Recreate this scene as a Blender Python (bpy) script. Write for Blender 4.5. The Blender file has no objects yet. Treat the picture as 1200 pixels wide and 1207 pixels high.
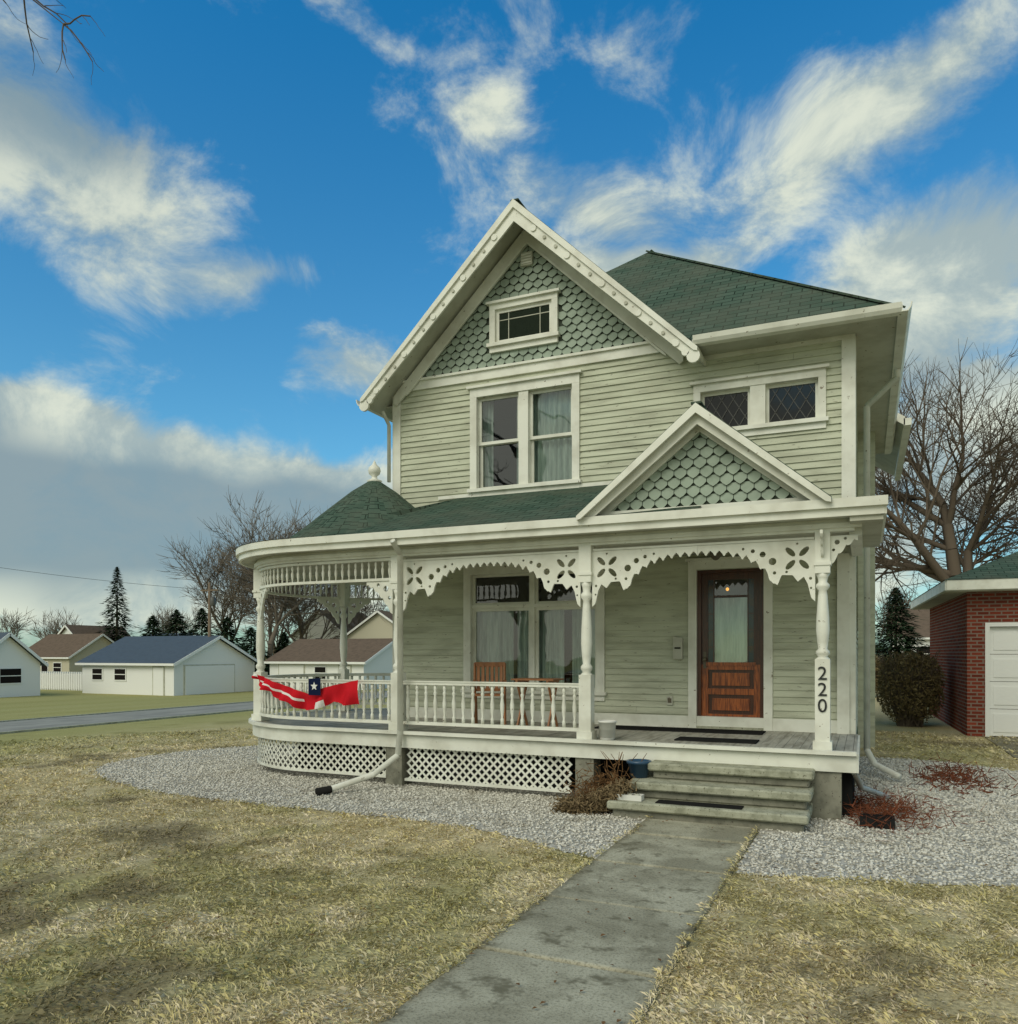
import bpy, math, random, gc
import numpy as np
from mathutils import Vector, Matrix
from mathutils.geometry import tessellate_polygon
random.seed(7); np.random.seed(7)
R=math.radians
sc=bpy.context.scene
COL=sc.collection
YAW=R(24.1); CY,SY=math.cos(YAW),math.sin(YAW)
EYE=1.7
def W(u,zc):
    "ground position from image column and depth (planning helper)"
    xc=(u-600)/939*zc
    return (CY*xc-SY*zc, SY*xc+CY*zc)
def sm(t): t=max(0,min(1,t)); return t*t*(3-2*t)
def gh(x): return -1.4*sm((-10.5-x)/35.0)

# ---------------------------------------------------------------- materials
def nn(nt,t,ins=None,**kw):
    n=nt.nodes.new(t)
    for k,v in kw.items(): setattr(n,k,v)
    if ins:
        for k,v in ins.items():
            if isinstance(v,bpy.types.NodeSocket): nt.links.new(v,n.inputs[k])
            else: n.inputs[k].default_value=v
    return n
def c4(c): return (c[0],c[1],c[2],1)
def newmat(name):
    m=bpy.data.materials.new(name); m.use_nodes=True
    nt=m.node_tree; b=nt.nodes['Principled BSDF']
    return m,nt,b
def mixc(nt,f,a,b,bt='MIX'):
    n=nt.nodes.new('ShaderNodeMix'); n.data_type='RGBA'; n.blend_type=bt
    for idx,v in ((0,f),(6,a),(7,b)):
        if isinstance(v,bpy.types.NodeSocket): nt.links.new(v,n.inputs[idx])
        elif idx==0: n.inputs[0].default_value=v
        else: n.inputs[idx].default_value=c4(v)
    return n.outputs[2]
def ramp(nt,f,a,b):
    n=nn(nt,'ShaderNodeMapRange',{0:f,1:a,2:b}); n.interpolation_type='SMOOTHSTEP'
    return n.outputs[0]
def noise_(nt,vec,scale,detail=5,rough=.6,dist=0):
    n=nn(nt,'ShaderNodeTexNoise',{'Scale':scale,'Detail':min(detail,3),'Roughness':rough,'Distortion':dist})
    if vec is not None: nt.links.new(vec,n.inputs['Vector'])
    return n.outputs['Fac']
def pos(nt,scale=(1,1,1)):
    g=nn(nt,'ShaderNodeNewGeometry')
    if scale==(1,1,1): return g.outputs['Position']
    m=nn(nt,'ShaderNodeMapping',{'Vector':g.outputs['Position'],'Scale':scale})
    return m.outputs[0]
def uvv(nt,scale=(1,1,1)):
    g=nn(nt,'ShaderNodeUVMap'); return g.outputs[0]
def bump(nt,b,h,s,d=.01):
    n=nn(nt,'ShaderNodeBump',{'Height':h,'Strength':s,'Distance':d}); nt.links.new(n.outputs[0],b.inputs['Normal'])
def paint(name,c,dirt,rough=.6,amt=.5,sx=(1,1,1),chip=None,chipth=.64,ns=3.0):
    m,nt,b=newmat(name); p=pos(nt,sx)
    f=ramp(nt,noise_(nt,p,ns,3,.65),.38,.72)
    mm=nn(nt,'ShaderNodeMath',{0:f,1:amt},operation='MULTIPLY')
    col=mixc(nt,mm.outputs[0],c,dirt)
    if chip:
        f2=ramp(nt,noise_(nt,p,ns*6,3,.7),chipth,chipth+.06)
        col=mixc(nt,f2,col,chip)
    nt.links.new(col,b.inputs['Base Color']); b.inputs['Roughness'].default_value=rough
    return m
def flat(name,c,rough=.6):
    m,nt,b=newmat(name); b.inputs['Base Color'].default_value=c4(c); b.inputs['Roughness'].default_value=rough; return m
M={}
M['siding']=paint('siding_paint',(.56,.585,.455),(.36,.37,.28),.8,.75,(.5,1,3),(.17,.16,.12),.65,2.5)
M['trim']=paint('trim_paint',(.77,.78,.69),(.50,.49,.40),.5,.6,(1,1,1),(.24,.21,.15),.67,2.2)
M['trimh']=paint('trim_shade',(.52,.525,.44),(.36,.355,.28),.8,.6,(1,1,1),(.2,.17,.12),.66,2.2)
M['sage']=paint('sage_paint',(.34,.405,.33),(.22,.27,.215),.8,.8,(1,1,1),(.42,.46,.39),.70,2.5)
M['sage_d']=flat('sage_shadow_backing',(.07,.085,.065),.8)
M['deck']=paint('deck_boards',(.40,.39,.33),(.20,.19,.15),.6,.9,(6,1,1),(.12,.1,.08),.66,2)
M['white']=flat('white_siding',(.66,.67,.64),.8)
M['white2']=flat('white_vinyl',(.78,.79,.76),.8)
M['tanhouse']=flat('tan_siding',(.50,.47,.36),.8)
M['brownroof']=paint('brown_roof',(.16,.12,.09),(.10,.08,.06),.8,.6)
M['blueroof']=paint('slate_roof',(.06,.08,.10),(.04,.05,.06),.6,.5)
M['dark']=flat('dark_interior',(.018,.016,.015),.9)
M['black']=flat('black_rubber_and_shade',(.022,.022,.021),.8)
M['stone']=paint('foundation_stone',(.27,.265,.21),(.14,.14,.11),.9,.9,(1,1,1),(.1,.09,.07),.62,5)
M['conc']=paint('step_concrete',(.40,.405,.31),(.235,.24,.175),.9,.95,(1,1,1),(.13,.13,.09),.60,7)
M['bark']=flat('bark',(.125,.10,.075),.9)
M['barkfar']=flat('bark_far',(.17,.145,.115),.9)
M['deadleaf']=paint('dead_leaves',(.20,.11,.05),(.09,.055,.03),.9,.9,ns=20)
M['garland']=paint('dried_garland',(.24,.18,.10),(.12,.085,.05),.9,.9,ns=20)
M['redleaf']=paint('red_leaves',(.20,.065,.035),(.11,.055,.03),.9,.9,ns=20)
M['ever']=paint('evergreen',(.035,.058,.030),(.018,.032,.018),.8,.9,ns=4)
M['bush']=paint('hedge_leaf',(.19,.15,.07),(.09,.07,.035),.8,.9,ns=9)
M['red']=paint('red_cloth',(.60,.02,.03),(.42,.012,.02),.8,.5)
M['clothwhite']=flat('white_cloth',(.76,.76,.72),.8)
M['navy']=flat('navy_cloth',(.012,.018,.05),.8)
M['chairwood']=paint('chair_wood',(.34,.14,.05),(.19,.08,.03),.5,.8,(1,1,.2),ns=10)
M['bluepot']=flat('blue_pot',(.025,.07,.13),.35)
M['bucket']=flat('bucket_plastic',(.72,.72,.67),.4)
M['metal']=flat('brass_metal',(.11,.09,.055),.4)
M['pole']=flat('pole_wood',(.18,.14,.10),.9)
M['numblk']=flat('number_black',(.015,.015,.015),.4)
M['lead']=flat('lead_came',(.07,.07,.06),.5)
M['stain']=paint('stained_glass',(.015,.03,.045),(.07,.035,.01),.15,.9,ns=9)
def bulb():
    m,nt,b=newmat('amber_bulb'); b.inputs['Base Color'].default_value=(.9,.4,.08,1); b.inputs['Emission Color'].default_value=(1,.42,.06,1); b.inputs['Emission Strength'].default_value=1.6; return m
M['bulb']=bulb()

def roofmat(name,a,b2,c):
    m,nt,b=newmat(name); u=uvv(nt)
    br=nn(nt,'ShaderNodeTexBrick',{'Vector':u,'Color1':c4(a),'Color2':c4(b2),'Mortar':c4(c),'Scale':1.0,'Mortar Size':.009,'Mortar Smooth':.3,'Bias':0.0,'Brick Width':.26,'Row Height':.13})
    f=ramp(nt,noise_(nt,pos(nt),1.4,3),.35,.7)
    col=mixc(nt,f,br.outputs[0],mixc(nt,.55,br.outputs[0],(.15,.16,.12)))
    f2=noise_(nt,pos(nt),90,1)
    col=mixc(nt,f2,col,mixc(nt,.5,col,(.03,.04,.03)))
    nt.links.new(col,b.inputs['Base Color']); b.inputs['Roughness'].default_value=.9
    sep=nn(nt,'ShaderNodeSeparateXYZ',{0:u}); dv=nn(nt,'ShaderNodeMath',{0:sep.outputs[1],1:.13},operation='DIVIDE')
    fr=nn(nt,'ShaderNodeMath',{0:dv.outputs[0]},operation='FRACT'); inv=nn(nt,'ShaderNodeMath',{0:1.0,1:fr.outputs[0]},operation='SUBTRACT')
    bump(nt,b,inv.outputs[0],1.0,.022)
    return m
M['roof']=roofmat('green_shingles',(.070,.120,.090),(.112,.168,.128),(.018,.032,.025))

def glassmat(name,fac,tint):
    m,nt,b=newmat(name); nt.nodes.remove(b); out=nt.nodes['Material Output']
    tr=nn(nt,'ShaderNodeBsdfTransparent',{'Color':c4(tint)}); gl=nn(nt,'ShaderNodeBsdfGlossy',{'Color':(1,1,1,1),'Roughness':.02})
    bp=nn(nt,'ShaderNodeBump',{'Height':noise_(nt,pos(nt),2.5,1),'Strength':.06,'Distance':.05}); nt.links.new(bp.outputs[0],gl.inputs['Normal'])
    lw=nn(nt,'ShaderNodeFresnel',{'IOR':1.5}); ad=nn(nt,'ShaderNodeMath',{0:lw.outputs[0],1:fac},operation='ADD')
    mx=nn(nt,'ShaderNodeMixShader',{0:ad.outputs[0],1:tr.outputs[0],2:gl.outputs[0]}); nt.links.new(mx.outputs[0],out.inputs[0])
    return m
M['glass']=glassmat('window_glass',.07,(.8,.86,.84))
M['glassd']=glassmat('leaded_glass',.0,(.35,.35,.33))
def curtainmat():
    m,nt,b=newmat('lace_curtain'); p=pos(nt,(1,1,.12))
    f=ramp(nt,noise_(nt,p,16,3),.3,.7)
    nt.links.new(mixc(nt,f,(.34,.42,.38),(.66,.73,.66)),b.inputs['Base Color']); b.inputs['Roughness'].default_value=.9
    return m
M['curtain']=curtainmat()
def woodmat(name,a,b_):
    m,nt,b=newmat(name); p=pos(nt,(14,14,1.2))
    f=noise_(nt,p,2.5,3,.6,1.5)
    col=mixc(nt,ramp(nt,f,.3,.7),a,b_)
    nt.links.new(col,b.inputs['Base Color']); b.inputs['Roughness'].default_value=.28
    return m
M['door']=woodmat('varnished_door_wood',(.12,.026,.008),(.42,.11,.022))
M['doord']=woodmat('dark_door_wood',(.035,.010,.005),(.09,.025,.010))
def brickmat():
    m,nt,b=newmat('red_brick'); u=uvv(nt)
    br=nn(nt,'ShaderNodeTexBrick',{'Vector':u,'Color1':c4((.29,.06,.035)),'Color2':c4((.15,.03,.02)),'Mortar':c4((.26,.21,.17)),'Scale':1.0,'Mortar Size':.013,'Brick Width':.215,'Row Height':.075})
    f=noise_(nt,pos(nt),6,3)
    nt.links.new(mixc(nt,f,br.outputs[0],mixc(nt,.5,br.outputs[0],(.10,.035,.025))),b.inputs['Base Color']); b.inputs['Roughness'].default_value=.9
    return m
M['brick']=brickmat()
def attrmat(name,ground):
    m,nt,b=newmat(name); a=nn(nt,'ShaderNodeAttribute',attribute_name='Col')
    col=a.outputs['Color']
    if ground:
        fine=noise_(nt,pos(nt),40,3,.75)
        col=mixc(nt,ramp(nt,fine,.36,.64),mixc(nt,.5,col,(.10,.08,.045)),col)
    nt.links.new(col,b.inputs['Base Color']); b.inputs['Roughness'].default_value=.85; return m
M['ground']=attrmat('lawn_soil',True); M['blade']=attrmat('dry_grass',False)
def walkmat():
    m,nt,b=newmat('walk_concrete'); p=pos(nt)
    f=ramp(nt,noise_(nt,p,1.3,3,.7,.5),.34,.66)
    col=mixc(nt,f,(.47,.45,.335),(.28,.265,.19))
    n60=noise_(nt,p,60,3,.7)
    f2=ramp(nt,n60,.46,.68); col=mixc(nt,f2,col,mixc(nt,.5,col,(.08,.075,.055)))
    f3=ramp(nt,noise_(nt,p,4,3,.8),.53,.70); col=mixc(nt,f3,col,(.17,.16,.11))
    # grime along the slab edges
    sx=nn(nt,'ShaderNodeSeparateXYZ',{0:p}); ax=nn(nt,'ShaderNodeMath',{0:sx.outputs[0],1:1.475},operation='ADD'); ab=nn(nt,'ShaderNodeMath',{0:ax.outputs[0]},operation='ABSOLUTE')
    w_=nn(nt,'ShaderNodeMath',{0:n60,1:.12,2:ab.outputs[0]},operation='MULTIPLY_ADD')
    fe=ramp(nt,w_.outputs[0],.50,.62); fe=nn(nt,'ShaderNodeMath',{0:fe,1:.55},operation='MULTIPLY').outputs[0]
    col=mixc(nt,fe,col,(.15,.13,.08))
    nt.links.new(col,b.inputs['Base Color']); b.inputs['Roughness'].default_value=.9
    bump(nt,b,n60,.6,.006); return m
M['walk']=walkmat()
def gravelmat(name,k):
    m,nt,b=newmat(name); p=pos(nt)
    v=nn(nt,'ShaderNodeTexVoronoi',{'Vector':p,'Scale':38.0})
    sepc=nn(nt,'ShaderNodeSeparateColor',{0:v.outputs['Color']})
    col=mixc(nt,sepc.outputs[0],(.44*k,.42*k,.35*k),(.80*k,.78*k,.69*k))
    f=ramp(nt,noise_(nt,p,2,3),.5,.75); col=mixc(nt,f,col,mixc(nt,.4,col,(.26,.22,.14)))
    nt.links.new(col,b.inputs['Base Color']); b.inputs['Roughness'].default_value=.9; return m
M['gravelb']=gravelmat('gravel_bed',.65); M['stoneg']=gravelmat('gravel_stone',1.0)
def asphalt():
    m,nt,b=newmat('asphalt'); p=pos(nt)
    f=noise_(nt,p,.8,3,.7)
    nt.links.new(mixc(nt,ramp(nt,f,.35,.65),(.25,.25,.225),(.33,.33,.29)),b.inputs['Base Color']); b.inputs['Roughness'].default_value=.8; return m
M['asphalt']=asphalt()
# rough surfaces use a plain diffuse shader (lighter to render)
for k_,m in M.items():
    nt=m.node_tree; b=nt.nodes.get('Principled BSDF')
    if not b or b.inputs['Roughness'].default_value<.75: continue
    df=nt.nodes.new('ShaderNodeBsdfDiffuse'); df.inputs['Color'].default_value=b.inputs['Base Color'].default_value
    for a_,c_ in (('Base Color','Color'),('Normal','Normal')):
        if b.inputs[a_].is_linked: nt.links.new(b.inputs[a_].links[0].from_socket,df.inputs[c_])
    nt.links.new(df.outputs[0],nt.nodes['Material Output'].inputs[0]); nt.nodes.remove(b)

# ---------------------------------------------------------------- mesh builder
class MB:
    def __init__(s): s.v=[];s.f=[];s.m=[];s.mats=[];s.sm=[]
    def mi(s,k):
        if k not in s.mats: s.mats.append(k)
        return s.mats.index(k)
    def face(s,pts,mat,smooth=False):
        i=len(s.v); s.v+= [tuple(p) for p in pts]; s.f.append(tuple(range(i,i+len(pts)))); s.m.append(s.mi(mat)); s.sm.append(smooth)
    def idx(s,verts,faces,mat,smooth=False):
        i=len(s.v); s.v+=[tuple(p) for p in verts]; k=s.mi(mat)
        for f in faces: s.f.append(tuple(a+i for a in f)); s.m.append(k); s.sm.append(smooth)
    def box(s,x0,x1,y0,y1,z0,z1,mat):
        v=[(x0,y0,z0),(x1,y0,z0),(x1,y1,z0),(x0,y1,z0),(x0,y0,z1),(x1,y0,z1),(x1,y1,z1),(x0,y1,z1)]
        s.idx(v,[(0,3,2,1),(4,5,6,7),(0,1,5,4),(1,2,6,5),(2,3,7,6),(3,0,4,7)],mat)
    def obox(s,p0,p1,w,h,mat,up=(0,0,1)):
        p0=Vector(p0);p1=Vector(p1);d=(p1-p0).normalized();up=Vector(up)
        sd=d.cross(up).normalized(); u2=sd.cross(d).normalized()
        a=sd*w/2;b=u2*h/2
        v=[p0-a-b,p0+a-b,p0+a+b,p0-a+b,p1-a-b,p1+a-b,p1+a+b,p1-a+b]
        s.idx(v,[(0,3,2,1),(4,5,6,7),(0,1,5,4),(1,2,6,5),(2,3,7,6),(3,0,4,7)],mat)
    def tube(s,p0,p1,r0,r1,n,mat,cap=False):
        p0=Vector(p0);p1=Vector(p1);d=(p1-p0)
        if d.length<1e-6: return
        d.normalize(); a=Vector((0,0,1)) if abs(d.z)<.9 else Vector((1,0,0))
        x=d.cross(a).normalized();y=d.cross(x)
        v=[];
        for p,r in((p0,r0),(p1,r1)):
            for i in range(n):
                t=2*math.pi*i/n; v.append(p+(x*math.cos(t)+y*math.sin(t))*r)
        f=[(i,(i+1)%n,n+(i+1)%n,n+i) for i in range(n)]
        if cap: f+=[tuple(range(n)),tuple(range(n,2*n))]
        s.idx(v,f,mat,n>4)
    def lathe(s,prof,c,n,mat):
        v=[];f=[]
        for r,z in prof:
            for i in range(n):
                t=2*math.pi*i/n; v.append((c[0]+r*math.cos(t),c[1]+r*math.sin(t),c[2]+z))
        for k in range(len(prof)-1):
            for i in range(n): f.append((k*n+i,k*n+(i+1)%n,(k+1)*n+(i+1)%n,(k+1)*n+i))
        f.append(tuple(range((len(prof)-1)*n,len(prof)*n)))
        s.idx(v,f,mat,True)
    def prism(s,poly,fn,t0,t1,mat):
        n=len(poly); v=[fn(a,b,t0) for a,b in poly]+[fn(a,b,t1) for a,b in poly]
        f=[tuple(range(n)),tuple(range(2*n-1,n-1,-1))]+[(i,n+i,n+(i+1)%n,(i+1)%n) for i in range(n)]
        s.idx(v,f,mat)
    def build(s,name,parent=None,mat_over=None):
        me=bpy.data.meshes.new(name); me.from_pydata(s.v,[],s.f)
        for k in s.mats: me.materials.append(M[k])
        me.polygons.foreach_set('material_index',s.m); me.polygons.foreach_set('use_smooth',s.sm)
        if {'roof','brick'}&set(s.mats):
            uv=me.uv_layers.new(name='UVMap').data
            n=len(me.loops)
            buf=np.zeros(n*2,dtype=np.float32)
            for p in me.polygons:
                nx,ny,nz=p.normal
                if abs(nz)>.98: U=(1,0,0);V=(0,1,0)
                else:
                    l=math.hypot(nx,ny) or 1; U=(-ny/l,nx/l,0); V=(ny*U[2]-nz*U[1], nz*U[0]-nx*U[2], nx*U[1]-ny*U[0])
                for li in p.loop_indices:
                    c=me.vertices[me.loops[li].vertex_index].co
                    buf[2*li]=c.x*U[0]+c.y*U[1]; buf[2*li+1]=c.x*V[0]+c.y*V[1]+c.z*V[2]
            uv.foreach_set('uv',buf)
        o=bpy.data.objects.new(name,me); COL.objects.link(o)
        if parent: o.parent=parent
        return o
def empty(name,loc=(0,0,0)):
    e=bpy.data.objects.new(name,None); e.location=loc; e.empty_display_size=.3; COL.objects.link(e); return e
def npmesh(name,V,F,mat,parent=None,col=None,smooth=False):
    me=bpy.data.meshes.new(name); k=F.shape[1]
    me.vertices.add(len(V)); me.vertices.foreach_set('co',V.astype(np.float32).ravel())
    me.loops.add(F.size); me.loops.foreach_set('vertex_index',F.astype(np.int32).ravel())
    me.polygons.add(len(F)); me.polygons.foreach_set('loop_start',np.arange(0,F.size,k,dtype=np.int32)); me.polygons.foreach_set('loop_total',np.full(len(F),k,dtype=np.int32))
    me.update(calc_edges=True); me.materials.append(M[mat])
    if smooth: me.polygons.foreach_set('use_smooth',np.ones(len(F),bool))
    if col is not None:
        at=me.color_attributes.new('Col','FLOAT_COLOR','POINT'); c=np.ones((len(V),4),np.float32); c[:,:3]=col; at.data.foreach_set('color',c.ravel())
    o=bpy.data.objects.new(name,me); COL.objects.link(o)
    if parent: o.parent=parent
    return o

# ---------------------------------------------------------------- ground
_tab=np.random.RandomState(5).rand(256,256)
def vn(x,y):
    xi=np.floor(x).astype(int);yi=np.floor(y).astype(int);fx=x-xi;fy=y-yi;fx=fx*fx*(3-2*fx);fy=fy*fy*(3-2*fy)
    g=lambda a,b:_tab[a%256,b%256]
    return (g(xi,yi)*(1-fx)+g(xi+1,yi)*fx)*(1-fy)+(g(xi,yi+1)*(1-fx)+g(xi+1,yi+1)*fx)*fy
def fb_(x,y,s,o=4,off=0.0):
    v=0;a=.5;t=0
    for i in range(o): v=v+a*vn(x*s+off+i*17.3,y*s+off*1.7+i*9.1); t+=a; s*=2.03; a*=.58
    return v/t
def ss(v,a,b): t=np.clip((v-a)/(b-a),0,1); return t*t*(3-2*t)
def lawn(x,y):
    A=np.array; n=len(x)
    def mx(c,d,f): return c*(1-f[:,None])+d*f[:,None]
    c=np.tile(A((.61,.52,.29)),(n,1))
    c=mx(c,A((.50,.44,.225)),ss(fb_(x,y,.5),.42,.62))
    c=mx(c,A((.67,.585,.36)),ss(fb_(x,y,2.2,4,31),.48,.66)*.9)
    c=mx(c,A((.39,.37,.16)),ss(fb_(x,y,.8,4,77),.57,.72)*.5)
    dk=ss(fb_(x,y,1.15,5,55),.57,.74); c=mx(c,A((.20,.165,.09)),dk*.8)
    c=mx(c,A((.38,.38,.14)),ss(-x,11,17)*.8)
    return c,dk
xs=sorted(set([-700,-400,-200,-120,-80,-60]+list(np.round(np.arange(-50,-18,1.5),3))+list(np.round(np.arange(-18,6,.13),3))+[7,9,12,20,30,60,120,250,500,700]))
ys=sorted(set([-300,-150,-60,-20,-5,0]+list(np.round(np.arange(2,16,.13),3))+[17,18,20,22,25,30,40,60,90,150,300,600,900]))
X_,Y_=np.meshgrid(np.array(xs,float),np.array(ys,float)); x=X_.ravel();y=Y_.ravel()
q=np.clip((-10.5-x)/35,0,1); z=-1.4*q*q*(3-2*q)
nx=len(xs);ny=len(ys); i=(np.arange(ny-1)[:,None]*nx+np.arange(nx-1)[None]).ravel()
lc,_=lawn(x,y)
npmesh('ground',np.stack([x,y,z],1),np.stack([i,i+1,i+nx+1,i+nx],1),'ground',None,lc,True)
st=MB()
rx=[-26,-24,-22,-20,-18.4]
for i in range(4):
    st.face([(rx[i],-80,gh(rx[i])+.012),(rx[i+1],-80,gh(rx[i+1])+.012),(rx[i+1],400,gh(rx[i+1])+.012),(rx[i],400,gh(rx[i])+.012)],'asphalt')
st.build('street')
kb=MB()
for x in (-26.1,-18.3):
    kb.box(x-.08,x+.08,-80,400,gh(x)-.1,gh(x)+.05,'conc')
kb.build('street_kerb')
GL=[(-2.03,6.28),(-2.45,6.45),(-2.9,6.7),(-3.56,6.92),(-4.3,7.0),(-5.14,7.02),(-6.0,7.0),(-6.9,7.05),(-7.7,7.1),(-8.5,7.28),(-9.4,7.6),(-10.1,8.0),(-10.6,8.6),(-10.8,9.4),(-10.7,10.4),(-10.1,11.5),(-8.6,12.5),(-6.9,12.7),(-6.9,10.9),(-2.03,10.9)]
GR=[(-.92,6.3),(-.5,6.38),(-.12,6.5),(.5,6.62),(1.05,6.8),(1.8,7.1),(2.5,7.6),(2.9,8.5),(2.9,10),(2.7,11.5),(2.2,13.2),(1.3,14.0),(.6,14.2),(-.1,14.2),(-.1,10.9),(-.92,10.9)]
gv=MB()
for P in (GL,GR): gv.face([(x,y,.006) for x,y in P],'gravelb')
gravel=gv.build('gravel')
def pip(P,x,y):
    ins=np.zeros(len(x),bool); n=len(P)
    for i in range(n):
        x1,y1=P[i];x2,y2=P[(i+1)%n]
        if y1==y2: continue
        c=((y1>y)!=(y2>y))&(x<(x2-x1)*(y-y1)/(y2-y1)+x1); ins^=c
    return ins
def stones(N,P,bb,smin,smax,edge=.07):
    x=np.random.uniform(bb[0],bb[1],N);y=np.random.uniform(bb[2],bb[3],N)
    jx=x+np.random.normal(0,edge,N);jy=y+np.random.normal(0,edge,N)
    k=pip(P,x,y); k&=~((x>-8)&(x<-.35)&(y>9.0)); k&=~((x>-2.02)&(x<-.93)&(y<7.97))
    x=jx[k];y=jy[k]
    k=~((x>-2.02)&(x<-.93)&(y<7.97)); x=x[k];y=y[k]; n=len(x)
    b=np.array([(1,0,0),(-1,0,0),(0,1,0),(0,-1,0),(0,0,1),(0,0,-1)],float)
    f=np.array([(0,2,4),(2,1,4),(1,3,4),(3,0,4),(2,0,5),(1,2,5),(3,1,5),(0,3,5)],dtype=np.int32)
    s=np.random.uniform(smin,smax,n)
    V=b[None]*np.random.uniform(.55,1.25,(n,6,1))+np.random.normal(0,.22,(n,6,3)); V[:,:,2]*=.6
    a=np.random.uniform(0,6.28,n);ca,sa=np.cos(a)[:,None],np.sin(a)[:,None]
    X=V[:,:,0]*ca-V[:,:,1]*sa; Y=V[:,:,0]*sa+V[:,:,1]*ca
    V=np.stack([X,Y,V[:,:,2]],2)*s[:,None,None]; V[:,:,0]+=x[:,None];V[:,:,1]+=y[:,None];V[:,:,2]+=.008+s[:,None]*.3*np.random.uniform(0,1,(n,1))
    return V.reshape(-1,3).astype(np.float32),(f[None]+(6*np.arange(n,dtype=np.int32))[:,None,None]).reshape(-1,3)
Va,Fa=stones(52000,GL,(-11,-2,6.2,13),.010,.024)
Vb,Fb=stones(34000,GR,(-1,3,6.2,14.3),.010,.024)
npmesh('stones',np.vstack([Va,Vb]),np.vstack([Fa,Fb+len(Va)]),'stoneg',gravel)
del Va,Vb,Fa,Fb; gc.collect()
wk=MB(); ye=[7.95,7.25,6.19,5.13,4.06,3.0,1.93,.87,-.2,-1.3,-2.4]
for i in range(len(ye)-1):
    a,b=ye[i+1]+.015,ye[i]-.015; t=.036+random.uniform(-.012,.012)
    x0,x1=-2.02+random.uniform(-.012,.012),-.93+random.uniform(-.012,.012)
    wk.box(x0,x1,a,b,-.05,t,'walk')
o=wk.build('walkway'); bm=o.modifiers.new('b','BEVEL'); bm.width=.016; bm.segments=2
def grass():
    N=430000
    r=3.0*np.exp(np.random.uniform(0,1,N)**.9*math.log(19/3.0)); a=np.random.uniform(-R(44),R(40),N)
    xc=r*np.sin(a);zc=r*np.cos(a); x=CY*xc-SY*zc;y=SY*xc+CY*zc
    e_=.08*vn(x*9,y*9)
    k=~(pip(GL,x,y)|pip(GR,x,y)); k&=~((x>-2.03+e_)&(x<-.92-e_)); k&=~((x>-7)&(x<0)&(y>8.6)); k&=(x>-18.2)
    x=x[k];y=y[k];r=r[k]
    c,dk=lawn(x,y); cl=fb_(x,y,6,3,12)
    k=np.random.rand(len(x))<(.95-.6*dk)*ss(cl,.24,.50)+.15
    x=x[k];y=y[k];r=r[k];c=c[k];cl=cl[k];n=len(x)
    L=np.random.uniform(.011,.033,n)*(1+r/16); w=np.random.uniform(.0006,.0014,n)*(.7+r/3.6)
    th=fb_(x,y,3,2,90)*14+np.random.normal(0,1.1,n); up=np.random.uniform(.05,.65,n)*(.6+cl)
    t=np.random.rand(n)<.07; L[t]*=1.3; up[t]=np.random.uniform(.6,1.1,t.sum())
    dx=np.cos(th);dy=np.sin(th); q=np.clip((-10.5-x)/35,0,1); z=-1.4*q*q*(3-2*q)
    V=np.zeros((n,4,3),np.float32); ex=-dy*w;ey=dx*w
    onw=((x>-2.03)&(x<-.92))*.03
    zz=z+np.random.uniform(0,.016,n)+onw
    V[:,0]=np.stack([x+ex,y+ey,zz],1);V[:,1]=np.stack([x-ex,y-ey,zz],1)
    mx=x+dx*L*.55;my=y+dy*L*.55;mz=zz+L*up*.6
    V[:,2]=np.stack([mx-ex*.8,my-ey*.8,mz+.002],1)
    V[:,3]=np.stack([x+dx*L+np.random.normal(0,.006,n),y+dy*L+np.random.normal(0,.006,n),zz+L*up*np.random.uniform(.3,1.1,n)],1)
    F=np.zeros((n,2,3),np.int32);b=np.arange(n)*4
    F[:,0]=np.stack([b,b+1,b+2],1);F[:,1]=np.stack([b,b+2,b+3],1)
    c=c*np.random.uniform(.7,1.3,(n,1)); c[:,2]*=np.random.uniform(.8,1.25,n)
    npmesh('grass',V.reshape(-1,3),F.reshape(-1,3),'blade',None,np.repeat(np.clip(c,0,.85),4,axis=0))
grass(); gc.collect()
n=700; rn=np.random.RandomState(8); x=rn.uniform(-9,3,n); y=rn.uniform(3.2,9,n); k=~((x>-7)&(x<-.5)&(y>7.9)); x=x[k];y=y[k];n=len(x)
A_=rn.uniform(0,6.28,n); s=rn.uniform(.009,.021,n); V=[]
for j,(du,dv,dz) in enumerate(((-1,0,0),(0,-.55,.25),(1.1,0,.1),(0,.55,.35))):
    V.append(np.stack([x+s*(du*np.cos(A_)-dv*np.sin(A_)),y+s*(du*np.sin(A_)+dv*np.cos(A_)),.045+s*dz+rn.uniform(0,.004,n)],1))
npmesh('fallen_leaves',np.stack(V,1).reshape(-1,3),np.arange(4*n).reshape(-1,4),'deadleaf')

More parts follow.
